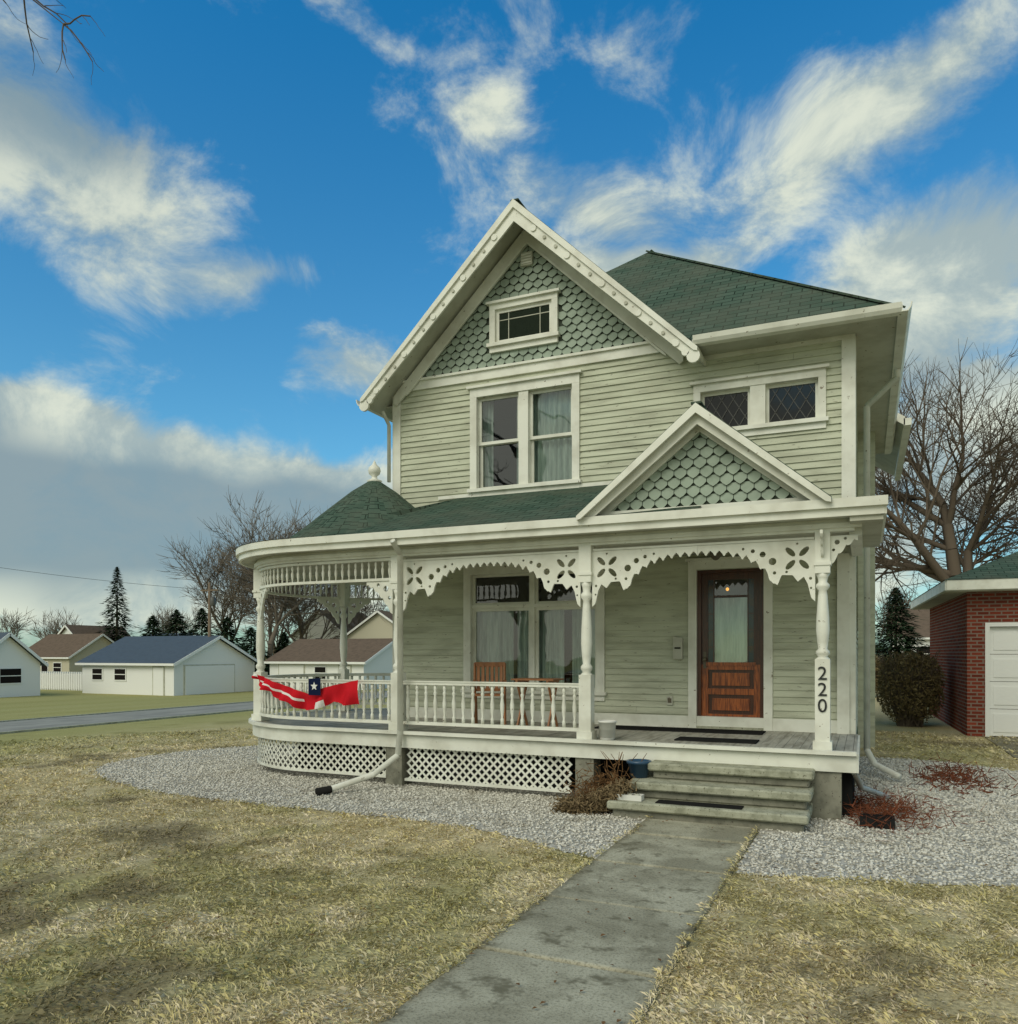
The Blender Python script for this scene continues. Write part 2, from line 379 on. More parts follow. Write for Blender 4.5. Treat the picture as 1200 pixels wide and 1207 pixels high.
# ---------------------------------------------------------------- house
H=empty('victorian_house',(-3.5,13,0))
def hp(o):
    o.parent=H; o.matrix_parent_inverse=Matrix.Translation((3.5,-13,0)); return o
XL,XR,YF,YB=-6.79,-.14,10.78,17.2
ZF=.7
def siding(mb,o,d,n,L,z0,z1,ops,mat,h=.088):
    o=Vector(o);d=Vector(d);n=Vector(n); z=z0
    while z<z1-.01:
        zt=min(z+h,z1); zm=(z+zt)/2; iv=[(0,L)]
        for (a,b,c,e) in ops:
            if c<zm<e:
                nw=[]
                for s0,s1 in iv:
                    if a>s0: nw.append((s0,min(a,s1)))
                    if b<s1: nw.append((max(b,s0),s1))
                iv=[q for q in nw if q[1]>q[0]+.001]
        for s0,s1 in iv:
            c_=s0
            while c_<s1-.001:
                e_=min(s1,c_+random.uniform(1.8,4.2)); 
                if s1-e_<.4: e_=s1
                j=random.uniform(-.002,.003); j2=j+random.uniform(-.002,.002); dz=random.uniform(-.002,.002); dz2=random.uniform(-.002,.002)
                P=lambda s,q,zz:o+d*s+n*q+Vector((0,0,zz))
                mb.face([P(c_,.022+j,z+dz),P(e_-.002,.022+j2,z+dz2),P(e_-.002,.003,zt+.003),P(c_,.003,zt+.003)],mat)
                mb.face([P(c_,0,z+dz),P(e_-.002,0,z+dz2),P(e_-.002,.022+j2,z+dz2),P(c_,.022+j,z+dz)],mat)
                c_=e_
        z=zt
OPS={'dbl':(-5.34,-3.82,4.17,5.55),'low':(-5.44,-3.46,1.16,2.88),'door':(-2.06,-1.20,ZF,2.82),'hi1':(-2.01,-.54,4.66,5.18),'att':(-5.02,-4.12,6.30,6.80)}
wl=MB()
ops=[(a-XL,b-XL,c,d) for k,(a,b,c,d) in OPS.items() if k!='att']
siding(wl,(XL,YF,0),(1,0,0),(0,-1,0),XR-XL,ZF,5.86,ops,'siding')
siding(wl,(XR,YF,0),(0,1,0),(1,0,0),YB-YF,.55,5.7,[],'siding')
siding(wl,(XL,YB,0),(0,-1,0),(-1,0,0),YB-YF,.55,5.7,[],'siding')
siding(wl,(XR,YB,0),(-1,0,0),(0,1,0),XR-XL,.55,5.7,[],'siding')
hp(wl.build('clapboard_walls'))
it=MB()
it.box(XL+.05,XR-.05,12.2,12.25,.5,5.7,'dark'); it.box(XL+.05,XR-.05,YF+.02,12.2,3.35,3.45,'dark'); it.box(XL+.05,XR-.05,YF+.02,12.2,5.62,5.66,'dark'); it.box(XL+.05,XR-.05,YF+.02,12.2,.62,.66,'dark')
it.box(-2.9,-2.8,YF+.03,12.2,.66,5.6,'dark'); it.box(-6.7,-6.65,YF+.03,12.2,.66,5.6,'dark'); it.box(-.25,-.2,YF+.03,12.2,.66,5.6,'dark')
it.box(-5.2,-3.9,11.3,11.35,6.1,7.0,'dark')
hp(it.build('interior_rooms'))
fd=MB(); fd.box(XL+.01,XR-.01,YF+.03,YB-.03,-.1,.60,'stone')
hp(fd.build('foundation'))
tr=MB(); T='trim'
def tb(x0,x1,z0,z1,pr=.035,y=YF,mat=T): tr.box(x0,x1,y-pr,y+.05,z0,z1,mat)
tb(XR-.13,XR+.03,ZF,5.66,.04); tr.box(XR-.02,XR+.035,YF+.05,YF+.18,.55,5.66,T)
tb(XL-.03,XL+.11,ZF,5.80,.04)
tb(XL-.03,-2.08,5.80,5.93,.045); tb(XL-.05,-2.05,5.93,5.965,.08)
tb(-2.08,XR+.03,5.60,5.72,.045)
tb(XL,XR,ZF,.86,.03)
def window(x0,x1,z0,z1,tw=.11,head=.13,sill=True,y=YF,cap=True):
    tr.box(x0-tw,x0,y-.045,y+.06,z0,z1,T); tr.box(x1,x1+tw,y-.045,y+.06,z0,z1,T)
    tr.box(x0-tw,x1+tw,y-.047,y+.06,z1,z1+head,T)
    if cap: tr.box(x0-tw-.04,x1+tw+.04,y-.09,y+.05,z1+head,z1+head+.035,T)
    if sill:
        tr.box(x0-tw-.03,x1+tw+.03,y-.085,y+.06,z0-.05,z0,T); tr.box(x0-tw,x1+tw,y-.04,y+.02,z0-.13,z0-.05,T)
gl=MB(); cu=MB()
def sash(x0,x1,z0,z1,fr=.045,y=YF+.05,mat=T,g='glass'):
    tr.box(x0,x0+fr,y,y+.04,z0,z1,mat);tr.box(x1-fr,x1,y,y+.04,z0,z1,mat);tr.box(x0+fr,x1-fr,y,y+.04,z0,z0+fr,mat);tr.box(x0+fr,x1-fr,y,y+.04,z1-fr,z1,mat)
    gl.face([(x0+fr,y+.02,z0+fr),(x1-fr,y+.02,z0+fr),(x1-fr,y+.02,z1-fr),(x0+fr,y+.02,z1-fr)],g)
def curtain(x0,x1,z0,z1,y,amp=.025,wl_=.11):
    n=int((x1-x0)/.015); v=[];f=[]
    for i in range(n+1):
        t=i/n; x=x0+(x1-x0)*t
        for j,z in enumerate((z0,(z0+z1)/2,z1)):
            v.append((x,y+amp*math.sin(x*6.28/wl_+.6*math.sin(x*9))+.008*math.sin(x*70),z))
    for i in range(n):
        for j in range(2): f.append((i*3+j,(i+1)*3+j,(i+1)*3+j+1,i*3+j+1))
    cu.idx(v,f,'curtain',True)
a,b,c,d=OPS['dbl']; window(a,b,c,d,.11,.13)
m1=(a+b)/2; tr.box(m1-.075,m1+.075,YF-.03,YF+.1,c,d,T)
for x0,x1 in((a,m1-.075),(m1+.075,b)):
    zm=(c+d)/2; sash(x0,x1,zm-.02,d,.045,YF+.04); sash(x0,x1,c,zm+.02,.045,YF+.085)
curtain(m1+.08,b,c,d,YF+.20,.02,.09); curtain(a,a+.16,c,d,YF+.20,.02,.09); curtain(m1-.20,m1-.08,c,d,YF+.20,.02,.09)
a,b,c,d=OPS['low']; window(a,b,c,d,.12,.12)
m1=(a+b)/2; zt=2.40
tr.box(m1-.035,m1+.035,YF,YF+.1,c,d,T); tr.box(a,b,YF+.002,YF+.098,zt-.025,zt+.025,T)
for x0,x1 in((a,m1-.035),(m1+.035,b)): sash(x0,x1,c,zt-.025,.045); sash(x0,x1,zt+.025,d,.035)
curtain(a,a+.62,c,zt,YF+.18,.03,.12); curtain(m1-.32,m1+.44,c,zt,YF+.18,.03,.12); curtain(b-.42,b,c,zt,YF+.18,.03,.12)
a,b,c,d=OPS['hi1']; window(a,b,c,d,.09,.10)
tr.box(-1.37,-1.18,YF-.035,YF+.1,c,d,T)
for x0,x1 in((a,-1.37),(-1.18,b)):
    sash(x0,x1,c,d,.04,YF+.05,T,'glassd')
    X0,X1,Z0,Z1=x0+.04,x1-.04,c+.04,d-.04; s=.15
    for k in range(-8,14):
        for sg in (1,-1):
            pts=[]
            for t in np.linspace(0,1,60):
                z=Z0+(Z1-Z0)*t; x=X0+k*s+(z-Z0)*.62*sg
                if X0<=x<=X1: pts.append((x,z))
            if len(pts)>2: tr.obox((pts[0][0],YF+.06,pts[0][1]),(pts[-1][0],YF+.06,pts[-1][1]),.008,.008,'lead',(0,1,0))
a,b,c,d=OPS['att']; YG=YF-.03
window(a,b,c,d,.09,.08,True,YG)
sash(a,b,c,d,.05,YG+.0)
for x in (a+.20,b-.20): tr.box(x-.006,x+.006,YG+.012,YG+.03,c+.05,d-.05,'trimh')
tr.box(a+.05,b-.05,YG+.011,YG+.031,(c+d)/2+.09,(c+d)/2+.102,'trimh')
curtain(a+.22,b-.08,c,d-.18,YG+.12,.015,.08)
tr.box(-4.60,-4.42,YG-.05,YG+.02,7.36,7.55,'trimh')
for k in range(4): tr.box(-4.585,-4.435,YG-.062,YG-.05,7.385+k*.04,7.40+k*.04,T)
a,b,c,d=OPS['door']
tr.box(a-.11,a,YF-.045,YF+.1,c,d,T);tr.box(b,b+.11,YF-.045,YF+.1,c,d,T);tr.box(a-.11,b+.11,YF-.047,YF+.1,d,d+.11,T);tr.box(a-.14,b+.14,YF-.08,YF+.05,d+.11,d+.145,T)
tr.box(a,b,YF-.06,YF+.1,c,c+.03,'conc')
hp(tr.build('window_and_corner_trim'))
dr=MB(); D='door'; DD='doord'; yd=YF+.06
dr.box(a,a+.05,yd-.05,yd+.05,c+.03,d,DD);dr.box(b-.05,b,yd-.05,yd+.05,c+.03,d,DD);dr.box(a+.05,b-.05,yd-.05,yd+.05,d-.05,d,DD)
A,B=a+.05,b-.05; Z0=c+.03;Z1=d-.05; S=.085
dr.box(A,A+S,yd,yd+.045,Z0,1.55,D);dr.box(B-S,B,yd,yd+.045,Z0,1.55,D); dr.box(A,A+S,yd,yd+.045,1.55,Z1,DD);dr.box(B-S,B,yd,yd+.045,1.55,Z1,DD)
dr.box(A+S,B-S,yd+.001,yd+.044,Z0,Z0+.16,D);dr.box(A+S,B-S,yd+.001,yd+.044,1.48,1.58,D);dr.box(A+S,B-S,yd+.001,yd+.044,Z1-.09,Z1,DD);dr.box(A+S,B-S,yd+.001,yd+.044,1.15,1.23,D)
dr.box(A+S,B-S,yd+.03,yd+.04,Z0+.16,1.48,DD)
dr.box(A+.14,B-.14,yd+.004,yd+.032,Z0+.21,1.10,D);dr.box(A+.14,B-.14,yd+.004,yd+.032,1.27,1.44,D)
dr.box(A+.06,B-.06,yd-.02,yd,1.535,1.58,D)
gx0,gx1=A+S,B-S; SW=.075
dr.box(gx0,gx0+SW,yd+.014,yd+.024,1.58,Z1-.09,'stain');dr.box(gx1-SW,gx1,yd+.014,yd+.024,1.58,Z1-.09,'stain')
for x in (gx0+SW,gx1-SW): dr.box(x-.006,x+.006,yd+.004,yd+.03,1.58,Z1-.09,DD)
dr.box(gx0+SW+.006,gx1-SW-.006,yd+.004,yd+.03,2.445,2.47,DD)
for z in (1.78,2.0,2.22): 
    dr.box(gx0,gx0+SW-.007,yd+.009,yd+.027,z,z+.01,DD); dr.box(gx1-SW+.007,gx1,yd+.009,yd+.027,z,z+.01,DD)
gl.face([(gx0+SW,yd+.02,1.58),(gx1-SW,yd+.02,1.58),(gx1-SW,yd+.02,2.44),(gx0+SW,yd+.02,2.44)],'glass')
gl.face([(gx0+SW,yd+.02,2.47),(gx1-SW,yd+.02,2.47),(gx1-SW,yd+.02,2.68),(gx0+SW,yd+.02,2.68)],'glass')
curtain(gx0+SW,gx1-SW,1.58,2.44,yd+.055,.009,.045)
dr.lathe([(0,-.025),(.018,-.015),(.022,0),(.016,.016),(0,.025)],((gx0+gx1)/2-.06,yd+.12,2.56),10,'bulb')
dr.lathe([(.0,-.03),(.028,-.02),(.03,0),(.02,.02),(0,.03)],(A+.045,yd-.05,1.62),10,'metal'); dr.box(A+.025,A+.065,yd-.012,yd,1.5,1.72,'metal')
hp(dr.build('front_door')); hp(gl.build('window_glass_panes')); hp(cu.build('curtains'))

def scales(mb,xc,zb,y,w,h,lim,half,ztop,skip=None,mat='sage'):
    "pointed fish-scale shingles; lim(x) = highest allowed z at x"
    n=int((ztop-zb)/h)+1
    for r in range(n+1):
        z=zb+r*h; off=(r%2)*w/2
        k0=int(-half/w)-2
        for k in range(k0,-k0+1):
            X=xc+k*w+off; g=w*.475
            if lim(X)<z+h*.25 or abs(X-xc)>half: continue
            if skip and skip[0]-.02<X<skip[1]+.02 and skip[2]-.02<z+h*.5<skip[3]: continue
            j=random.uniform(-.004,.004); t=.030+random.uniform(-.003,.003)
            zt=z+h*1.25; zl=z+h*.55
            fy=lambda zz:y-.003-t*(zt-zz)/(zt-z)
            P=[(X-g,zt),(X-g,zl+j),(X-g*.55,z+h*.22+j),(X,z+j),(X+g*.55,z+h*.22+j),(X+g,zl+j),(X+g,zt)]
            P=[(p,min(q_,lim(p))) for p,q_ in P]
            v=[(p,fy(q_),q_) for p,q_ in P]; mb.face(v,mat)
            for i in range(1,5):
                (p,q_),(p2,q2)=P[i],P[i+1]
                mb.face([(p,fy(q_),q_),(p,y,q_),(p2,y,q2),(p2,fy(q2),q2)],'sage_d')  # scale edges coloured dark as painted shadow lines
gs=MB()
GX=-4.5; SL=.965; RT=8.07
gs.face([(-6.79,YF+.004,5.80),(-2.10,YF+.004,5.80),(-2.10,YF+.004,5.86),(GX,YF+.004,8.0),(-6.79,YF+.004,5.86)],'sage')
gs.face([(-6.5,YF-.01,5.95),(-2.5,YF-.01,5.95),(GX,YF-.01,7.93)],'sage_d')
AT=OPS['att']
scales(gs,GX,5.95,YF-.015,.150,.106,lambda x:RT-.11-SL*abs(x-GX),2.25,8.0,(AT[0]-.09,AT[1]+.09,AT[2]-.13,AT[3]+.12))
hp(gs.build('gable_shingles'))

rf=MB()
YO=10.28
ex=2.56
def gable_roof(mb,cx,top,ex,s,y0,y1,th=.09):
    for sg in (-1,1):
        e=(cx+sg*ex,top-s*ex)
        q=[(cx,y0,top),(e[0],y0,e[1]),(e[0],y1,e[1]),(cx,y1,top)]
        if sg<0: q=q[::-1]
        mb.face(q,'roof')
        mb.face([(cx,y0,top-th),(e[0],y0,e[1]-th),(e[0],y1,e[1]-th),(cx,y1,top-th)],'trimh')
        mb.face([(cx,y0,top),(e[0],y0,e[1]),(e[0],y0,e[1]-th),(cx,y0,top-th)],'roof')
        mb.face([(e[0],y0,e[1]),(e[0],y1,e[1]),(e[0],y1,e[1]-th),(e[0],y0,e[1]-th)],'trim')
gable_roof(rf,GX,RT,ex,SL,YO-.06,13.05)
AP=(-3.46,13.75,8.74); e0=(-2.04,10.30,5.73)
def tri(*p): rf.face(p,'roof')
c1=(.38,10.30,5.73); c2=(.38,17.5,5.73); c3=(-7.25,17.5,5.73); c4_=(-7.25,10.8,5.73)
tri(e0,c1,AP,(-4.32,13.0,8.08)); tri(c1,c2,AP); tri(c2,c3,AP); tri(c3,c4_,(-4.4,13.0,8.05),AP)
for p in (c1,c2): rf.obox(p,AP,.14,.025,'roof')
rf.obox((GX,YO-.04,RT+.0),(GX,13.0,RT+.0),.12,.02,'roof')
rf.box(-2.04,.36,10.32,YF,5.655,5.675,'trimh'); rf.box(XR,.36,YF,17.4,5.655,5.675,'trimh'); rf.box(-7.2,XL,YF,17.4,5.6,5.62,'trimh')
hp(rf.build('shingled_roof'))
gt=MB()
gt.box(-2.03,.36,10.28,10.315,5.63,5.72,T); gt.box(.345,.38,10.315,17.4,5.63,5.72,T)
def gutter(p0,p1,out):
    p0=Vector(p0);p1=Vector(p1);o=Vector(out)
    pr=[(0,.10),(0,0),(.07,0),(.10,.04),(.115,.10),(.10,.10),(.09,.05),(.06,.012),(.012,.012),(.012,.10)]
    v=[p0+o*a+Vector((0,0,b)) for a,b in pr]+[p1+o*a+Vector((0,0,b)) for a,b in pr]; n=len(pr)
    gt.idx(v,[(i,n+i,n+(i+1)%n,(i+1)%n) for i in range(n)]+[tuple(range(n)),tuple(range(n,2*n))],T)
gutter((-2.0,10.28,5.63),(.38,10.28,5.63),(0,-1,0)); gutter((.38,10.2,5.63),(.38,17.4,5.63),(1,0,0))
gutter((-7.08,YO,5.52),(-7.08,14,5.52),(-1,0,0))
def pipe(pts,r=.036,mat='trim',n=8):
    for i in range(len(pts)-1):
        gt.tube(pts[i],pts[i+1],r,r,n,mat,True)
pipe([(.40,12.2,5.6),(.40,12.2,5.5),(.02,12.2,5.15),(.02,12.2,.35),(.12,12.0,.18),(.4,11.5,.1)],.042)
pipe([(-6.93,10.62,5.5),(-6.86,10.7,5.3),(-6.86,10.7,4.4)],.03)
pipe([(-5.36,8.44,3.1),(-5.36,8.62,2.95),(-5.36,8.62,.72),(-5.36,8.56,.42),(-5.55,8.3,.2),(-5.85,7.85,.07)],.038)
gt.tube((-5.85,7.85,.07),(-5.95,7.7,.05),.045,.05,8,'black',True)
pipe([(-.10,8.75,.50),(-.04,9.1,.30),(.22,9.9,.09)],.03)
hp(gt.build('gutters_and_downspouts'))
bb=MB()
def barge(cx,top,ex,s,y,depth,th,off=0,mat=T):
    for sg in (-1,1):
        poly=[(cx,top-off),(cx+sg*ex,top-s*ex-off),(cx+sg*ex,top-s*ex-off-depth*.6),(cx+sg*(ex-.05),top-s*(ex-.05)-off-depth),(cx,top-off-depth*1.35)]
        if sg<0: poly=poly[::-1]
        bb.prism(poly,lambda p,q,t:(p,t,q),y-th,y,mat)
barge(GX,RT-.012,ex-.005,SL,YO-.062,.085,.03)
barge(GX,RT-.012,ex-.03,SL,YO-.030,.22,.03,0)
barge(GX,RT-.10,ex-.29,SL,YF-.052,.20,.03,.04,'trim')
barge(GX,RT-.32,ex-.52,SL,YF-.07,.035,.03,.04,'trim')
for sg in (-1,1):
    for k in range(13):
        t=.30+k*(ex-.5)/12.5; x=GX+sg*t; z=RT-SL*t-.19
        r=.024 if k%3 else .045
        vs=[(x+r*math.cos(q*math.pi/5),YO-.078,z+r*math.sin(q*math.pi/5)) for q in range(10)]
        vb=[(p[0],YO-.058,p[2]) for p in vs]
        bb.idx(vs+vb,[tuple(range(10))]+[(i,(i+1)%10,10+(i+1)%10,10+i) for i in range(10)],'trimh' if k%3 else T)
    for (r,ox,oz) in ((.085,0,-.17),(.05,-.10,-.20)):
        x=GX+sg*(ex-.06+ox); z=RT-SL*(ex-.06+ox)+oz
        vs=[(x+r*math.cos(q*math.pi/7),YO-.07,z+r*math.sin(q*math.pi/7)) for q in range(14)]; vb=[(p[0],YO-.03,p[2]) for p in vs]
        bb.idx(vs+vb,[tuple(range(14))]+[(i,(i+1)%14,14+(i+1)%14,14+i) for i in range(14)],T)
hp(bb.build('barge_boards'))
rw=MB()
rw.box(XR+.02,.16,15.6,19.5,0,5.75,'siding')
rw.face([(XR-2,15.2,7.6),(.62,15.2,5.75),(.62,20,5.75),(XR-2,20,7.6)],'roof'); rw.face([(XR-2,15.25,7.55),(.6,15.25,5.7),(.6,20,5.7),(XR-2,20,7.55)],'trimh')
rw.face([(XR-2,15.2,7.6),(.62,15.2,5.75),(.62,15.2,5.6),(XR-2,15.2,7.45)],'trim'); rw.box(.6,.72,15.2,20,5.6,5.72,'trim')
hp(rw.build('rear_wing'))

# ---------------------------------------------------------------- porch
CX,CYY,RR=-7.0,10.5,1.7
S_END=1.5+RR*3.26
def path(s,d=0):
    if s<1.5: return (-5.5-s,8.8-d)
    t=(s-1.5)/RR; return (CX-(RR+d)*math.sin(t),CYY-(RR+d)*math.cos(t))
def srange(s0,s1):
    L=[s0]
    if s0<1.5: 
        if s1<=1.5: return [s0,s1]
        L.append(1.5)
    a=L[-1]; n=max(1,int((s1-a)/.12)); L+=[a+(s1-a)*i/n for i in range(1,n+1)]
    return L
def sweep(mb,s0,s1,d0,d1,z0,z1,mat):
    L=srange(s0,s1); v=[]
    for s in L:
        for d,z in((d0,z0),(d1,z0),(d1,z1),(d0,z1)):
            x,y=path(s,d); v.append((x,y,z))
    f=[]
    for i in range(len(L)-1):
        for k in range(4): f.append((i*4+k,(i+1)*4+k,(i+1)*4+(k+1)%4,i*4+(k+1)%4))
    f+=[(0,1,2,3),tuple(range(len(v)-4,len(v)))]
    mb.idx(v,f,mat)
S0=-5.42
pf=MB()
x=-7.0
while x<-.1:
    x2=min(x+.085,-.08); pf.box(x+.002,x2-.002,8.66,YF-.03,.665,.70+random.uniform(-.0015,.0015),'deck'); x=x2
circ=[path(1.5+RR*R(a),.14) for a in range(0,187,6)]
for i in range(len(circ)-1):
    pf.face([(CX,CYY,.695),(circ[i][0],circ[i][1],.695),(circ[i+1][0],circ[i+1][1],.695)][::-1],'deck')
sweep(pf,S0,S_END,.10,.17,.675,.715,T)
sweep(pf,S0,S_END,.06,.11,.50,.675,T)
pf.box(-.10,-.06,8.7,YF-.04,.5,.69,T)
hp(pf.build('porch_floor'))
pc=MB()
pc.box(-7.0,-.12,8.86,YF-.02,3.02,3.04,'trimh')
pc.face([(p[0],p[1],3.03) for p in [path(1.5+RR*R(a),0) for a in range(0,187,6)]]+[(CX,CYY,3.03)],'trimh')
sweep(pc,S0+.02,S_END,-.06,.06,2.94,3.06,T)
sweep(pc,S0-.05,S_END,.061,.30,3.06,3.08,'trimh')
sweep(pc,S0-.25,S_END,.27,.31,3.05,3.14,T)
sweep(pc,S0-.28,S_END,.30,.35,3.13,3.22,T)
sweep(pc,S0-.05,S_END,.06,.09,2.97,3.02,T)
pc.box(.14,.19,8.5,YF-.05,3.05,3.21,T); pc.box(-.14,.16,8.52,YF-.05,3.0,3.06,'trimh'); pc.box(-.15,-.03,8.86,YF-.05,2.90,3.0,T)
hp(pc.build('porch_cornice'))
pr=MB()
ZE=3.225
pr.face([(-7.0,8.46,ZE),(-1.6,8.46,ZE),(-1.6,YF,4.07),(-5.6,YF,4.07),(-6.3,9.9,3.75),(-7.0,9.0,ZE+.05)],'roof')
pr.face([(-1.7,8.46,ZE-.004),(.19,8.46,ZE-.004),(.19,YF,ZE+.03),(-1.7,YF,ZE+.03)],'roof')
rings=[(2.06,ZE),(1.50,3.27),(1.12,3.56),(.72,3.90),(.36,4.20),(.06,4.40)]
n=64; v=[];f=[]
for r,z in rings:
    for i in range(n): t=2*math.pi*i/n; v.append((CX+r*math.sin(t),CYY-r*math.cos(t),z))
for k in range(len(rings)-1):
    for i in range(n):
        f.append((k*n+i,k*n+(i+1)%n,(k+1)*n+(i+1)%n,(k+1)*n+i))
pr.idx(v,f,'roof')
pr.lathe([(.10,0),(.12,.03),(.05,.06),(.04,.10),(.085,.14),(.10,.19),(.085,.24),(.04,.28),(.015,.33),(0.0,.36)],(CX,CYY,4.36),16,'trim')
pr.obox((-6.0,YF-.02,4.085),(-1.9,YF-.02,4.085),.03,.05,'trim')
hp(pr.build('porch_roof'))
pg=MB(); PX,PT,PE,PS=-1.62,4.33,1.32,.83
gable_roof(pg,PX,PT,PE,PS,8.40,YF,.05)
pg.obox((PX,8.42,PT),(PX,YF,PT),.11,.02,'roof')
pg.face([(PX-1.2,8.66,ZE),(PX+1.2,8.66,ZE),(PX,8.66,PT-.1)],'sage_d')
scales(pg,PX,ZE+.05,8.655,.140,.102,lambda x:PT-.07-PS*abs(x-PX),1.2,PT)
pg.box(PX-1.2,PX+1.2,8.60,8.66,ZE-.01,ZE+.06,T)
hp(pg.build('entrance_gable'))
bb=MB()
barge(PX,PT-.012,PE-.004,PS,8.415,.075,.03)
barge(PX,PT-.05,PE-.06,PS,8.50,.12,.03)
barge(PX,PT-.12,PE-.2,PS,8.64,.10,.03)
hp(bb.build('entrance_gable_trim'))
ps=MB()
def post(x,y,blk=1.5,rz=0,w=.072):
    ps.box(x-w,x+w,y-w,y+w,ZF,blk,T); ps.box(x-w-.02,x+w+.02,y-w-.02,y+w+.02,ZF,ZF+.10,T)
    H2=2.52-blk
    pf_=[(.072,0),(.045,.03),(.068,.06),(.068,.09),(.044,.12),(.054,.2),(.066,.34),(.062,.5),(.046,.74),(.040,.80),(.066,.84),(.066,.87),(.042,.90),(.05,.95),(.072,1.0)]
    ps.lathe([(r,z*H2) for r,z in pf_],(x,y,blk),16,T)
    ps.box(x-w,x+w,y-w,y+w,2.52,2.94,T); ps.box(x-w-.012,x+w+.012,y-w-.012,y+w+.012,2.60,2.635,T)
for px,bk in((-.40,1.64),(-2.95,1.45),(-5.5,1.45)): post(px,8.8,bk)
for s in (2.85,5.3): post(*path(s),1.42)
ps.box(-.32,-.18,YF-.09,YF-.03,ZF,2.94,T)
hp(ps.build('porch_posts'))
rl=MB()
def rail(s0,s1):
    sweep(rl,s0,s1,-.035,.035,1.30,1.335,T); sweep(rl,s0,s1,-.045,.045,1.335,1.35,T); sweep(rl,s0,s1,-.03,.03,.79,.83,T)
    n=int((s1-s0)/.128)
    bp=[(.012,0),(.022,.0),(.022,.07),(.012,.09),(.024,.16),(.028,.24),(.016,.33),(.024,.36),(.024,.37),(.014,.39),(.022,.41),(.022,.47)]
    for i in range(n):
        s=s0+(s1-s0)*(i+.5)/n; x,y=path(s); rl.lathe(bp,(x,y,.83),7,T)
rail(-2.47,-.08); rail(.08,2.77); rail(2.93,5.22); rail(5.38,S_END)
sweep(rl,.08,S_END,-.03,.03,2.90,2.935,T); sweep(rl,.08,S_END,-.03,.03,2.64,2.675,T)
n=int((S_END-.08)/.105)
for i in range(n):
    s=.08+(S_END-.08)*(i+.5)/n; x,y=path(s)
    if min(abs(s-2.85),abs(s-5.3))<.09: continue
    rl.lathe([(.011,0),(.011,.03),(.02,.07),(.022,.11),(.012,.15),(.02,.18),(.012,.22)],(x,y,2.675),6,T)
sweep(rl,-2.47,-.08,-.025,.025,2.877,2.90,T); sweep(rl,-5.02,-2.63,-.025,.025,2.877,2.90,T)
hp(rl.build('porch_railing_and_spindles'))
FR=MB()
def fret(name,outline,holes,th,origin,dirv):
    loops=[outline]+holes; flat_=[p for L in loops for p in L]
    tris=tessellate_polygon([[Vector((p[0],p[1],0)) for p in L] for L in loops])
    d=Vector((dirv[0],dirv[1],0)).normalized(); up=Vector((0,0,1)); nrm=d.cross(up); o=Vector(origin)
    n=len(flat_)
    V=[o+d*p[0]+up*p[1]+nrm*th/2 for p in flat_]+[o+d*p[0]+up*p[1]-nrm*th/2 for p in flat_]
    F=[tuple(t) for t in tris]+[(t[2]+n,t[1]+n,t[0]+n) for t in tris]
    k=0
    for L in loops:
        m=len(L)
        for i in range(m): a_=k+i;b_=k+(i+1)%m; F.append((a_,b_,b_+n,a_+n))
        k+=m
    FR.idx(V,F,'trim')
def petal(cx,cy,ang,l,w):
    P=[]
    for k in range(10):
        t=2*math.pi*k/10; a_=l/2+math.cos(t)*l/2; b_=math.sin(t)*w/2
        P.append((cx+(a_+.03)*math.cos(ang)-b_*math.sin(ang),cy+(a_+.03)*math.sin(ang)+b_*math.cos(ang)))
    return P
def circp(cx,cy,r): return [(cx+r*math.cos(t*math.pi/5),cy+r*math.sin(t*math.pi/5)) for t in range(10)]
def env(p):
    pts=[(0,-.64),(.04,-.60),(.07,-.46),(.11,-.38),(.17,-.43),(.22,-.36),(.33,-.355),(.37,-.46),(.41,-.43),(.47,-.30),(.56,-.21),(.68,-.13),(.80,-.09),(.95,-.06),(1.3,-.05)]
    for i in range(len(pts)-1):
        if pts[i][0]<=p<=pts[i+1][0]:
            t=(p-pts[i][0])/(pts[i+1][0]-pts[i][0]); return pts[i][1]+(pts[i+1][1]-pts[i][1])*t
    return -.05
def bracket(origin,dirv,half):
    out=[(0,0),(half,0)]; N_=int(half/.012)
    for i in range(N_,-1,-1):
        p=half*i/N_; e=env(p)
        if p>.40: 
            ph=(p-.40)/.095; e-= .04*abs(math.sin(ph*math.pi)) 
            if abs((ph%1)-.5)<.12: e-=.018
        out.append((p,e))
    holes=[]
    for k in range(4): holes.append(petal(.175,-.185,math.pi/4+k*math.pi/2,.13,.06))
    holes.append(circp(.175,-.035,.012)); holes.append(circp(.28,-.325,.014));holes.append(circp(.045,-.40,.016)); holes.append(circp(.04,-.50,.012))
    for k,(p,r) in enumerate(((.42,.04),(.52,.032),(.62,.022),(.72,.015))):
        if p<half-.05: holes.append(circp(p,env(p)*.5-.005,r))
    holes.append(circp(.40,-.33,.018))
    fret('fretwork_bracket',out,holes,.028,origin,dirv)
hb=(2.55-.144)/2
for l,r_ in((-5.5,-2.95),(-2.95,-.40)):
    bracket((l+.072,8.8,2.875),(1,0),hb-.001); bracket((r_-.072,8.8,2.875),(-1,0),hb-.001)
def smallbr(origin,dirv,sz=.45):
    out=[(0,0),(sz,0)]; 
    for i in range(24,-1,-1):
        p=sz*i/24; e=-sz*max(0.0,1-p/sz)**1.6-.03-.03*abs(math.sin(p/.075*math.pi)); out.append((p,e))
    holes=[circp(sz*.25,-sz*.25,sz*.10),circp(sz*.55,-sz*.12,sz*.06),circp(sz*.12,-sz*.55,sz*.06)]
    fret('small_bracket',out,holes,.026,origin,dirv)
smallbr((-.328,8.8,2.90),(1,0),.26); smallbr((-.40,8.72,2.93),(0,-1),.22)
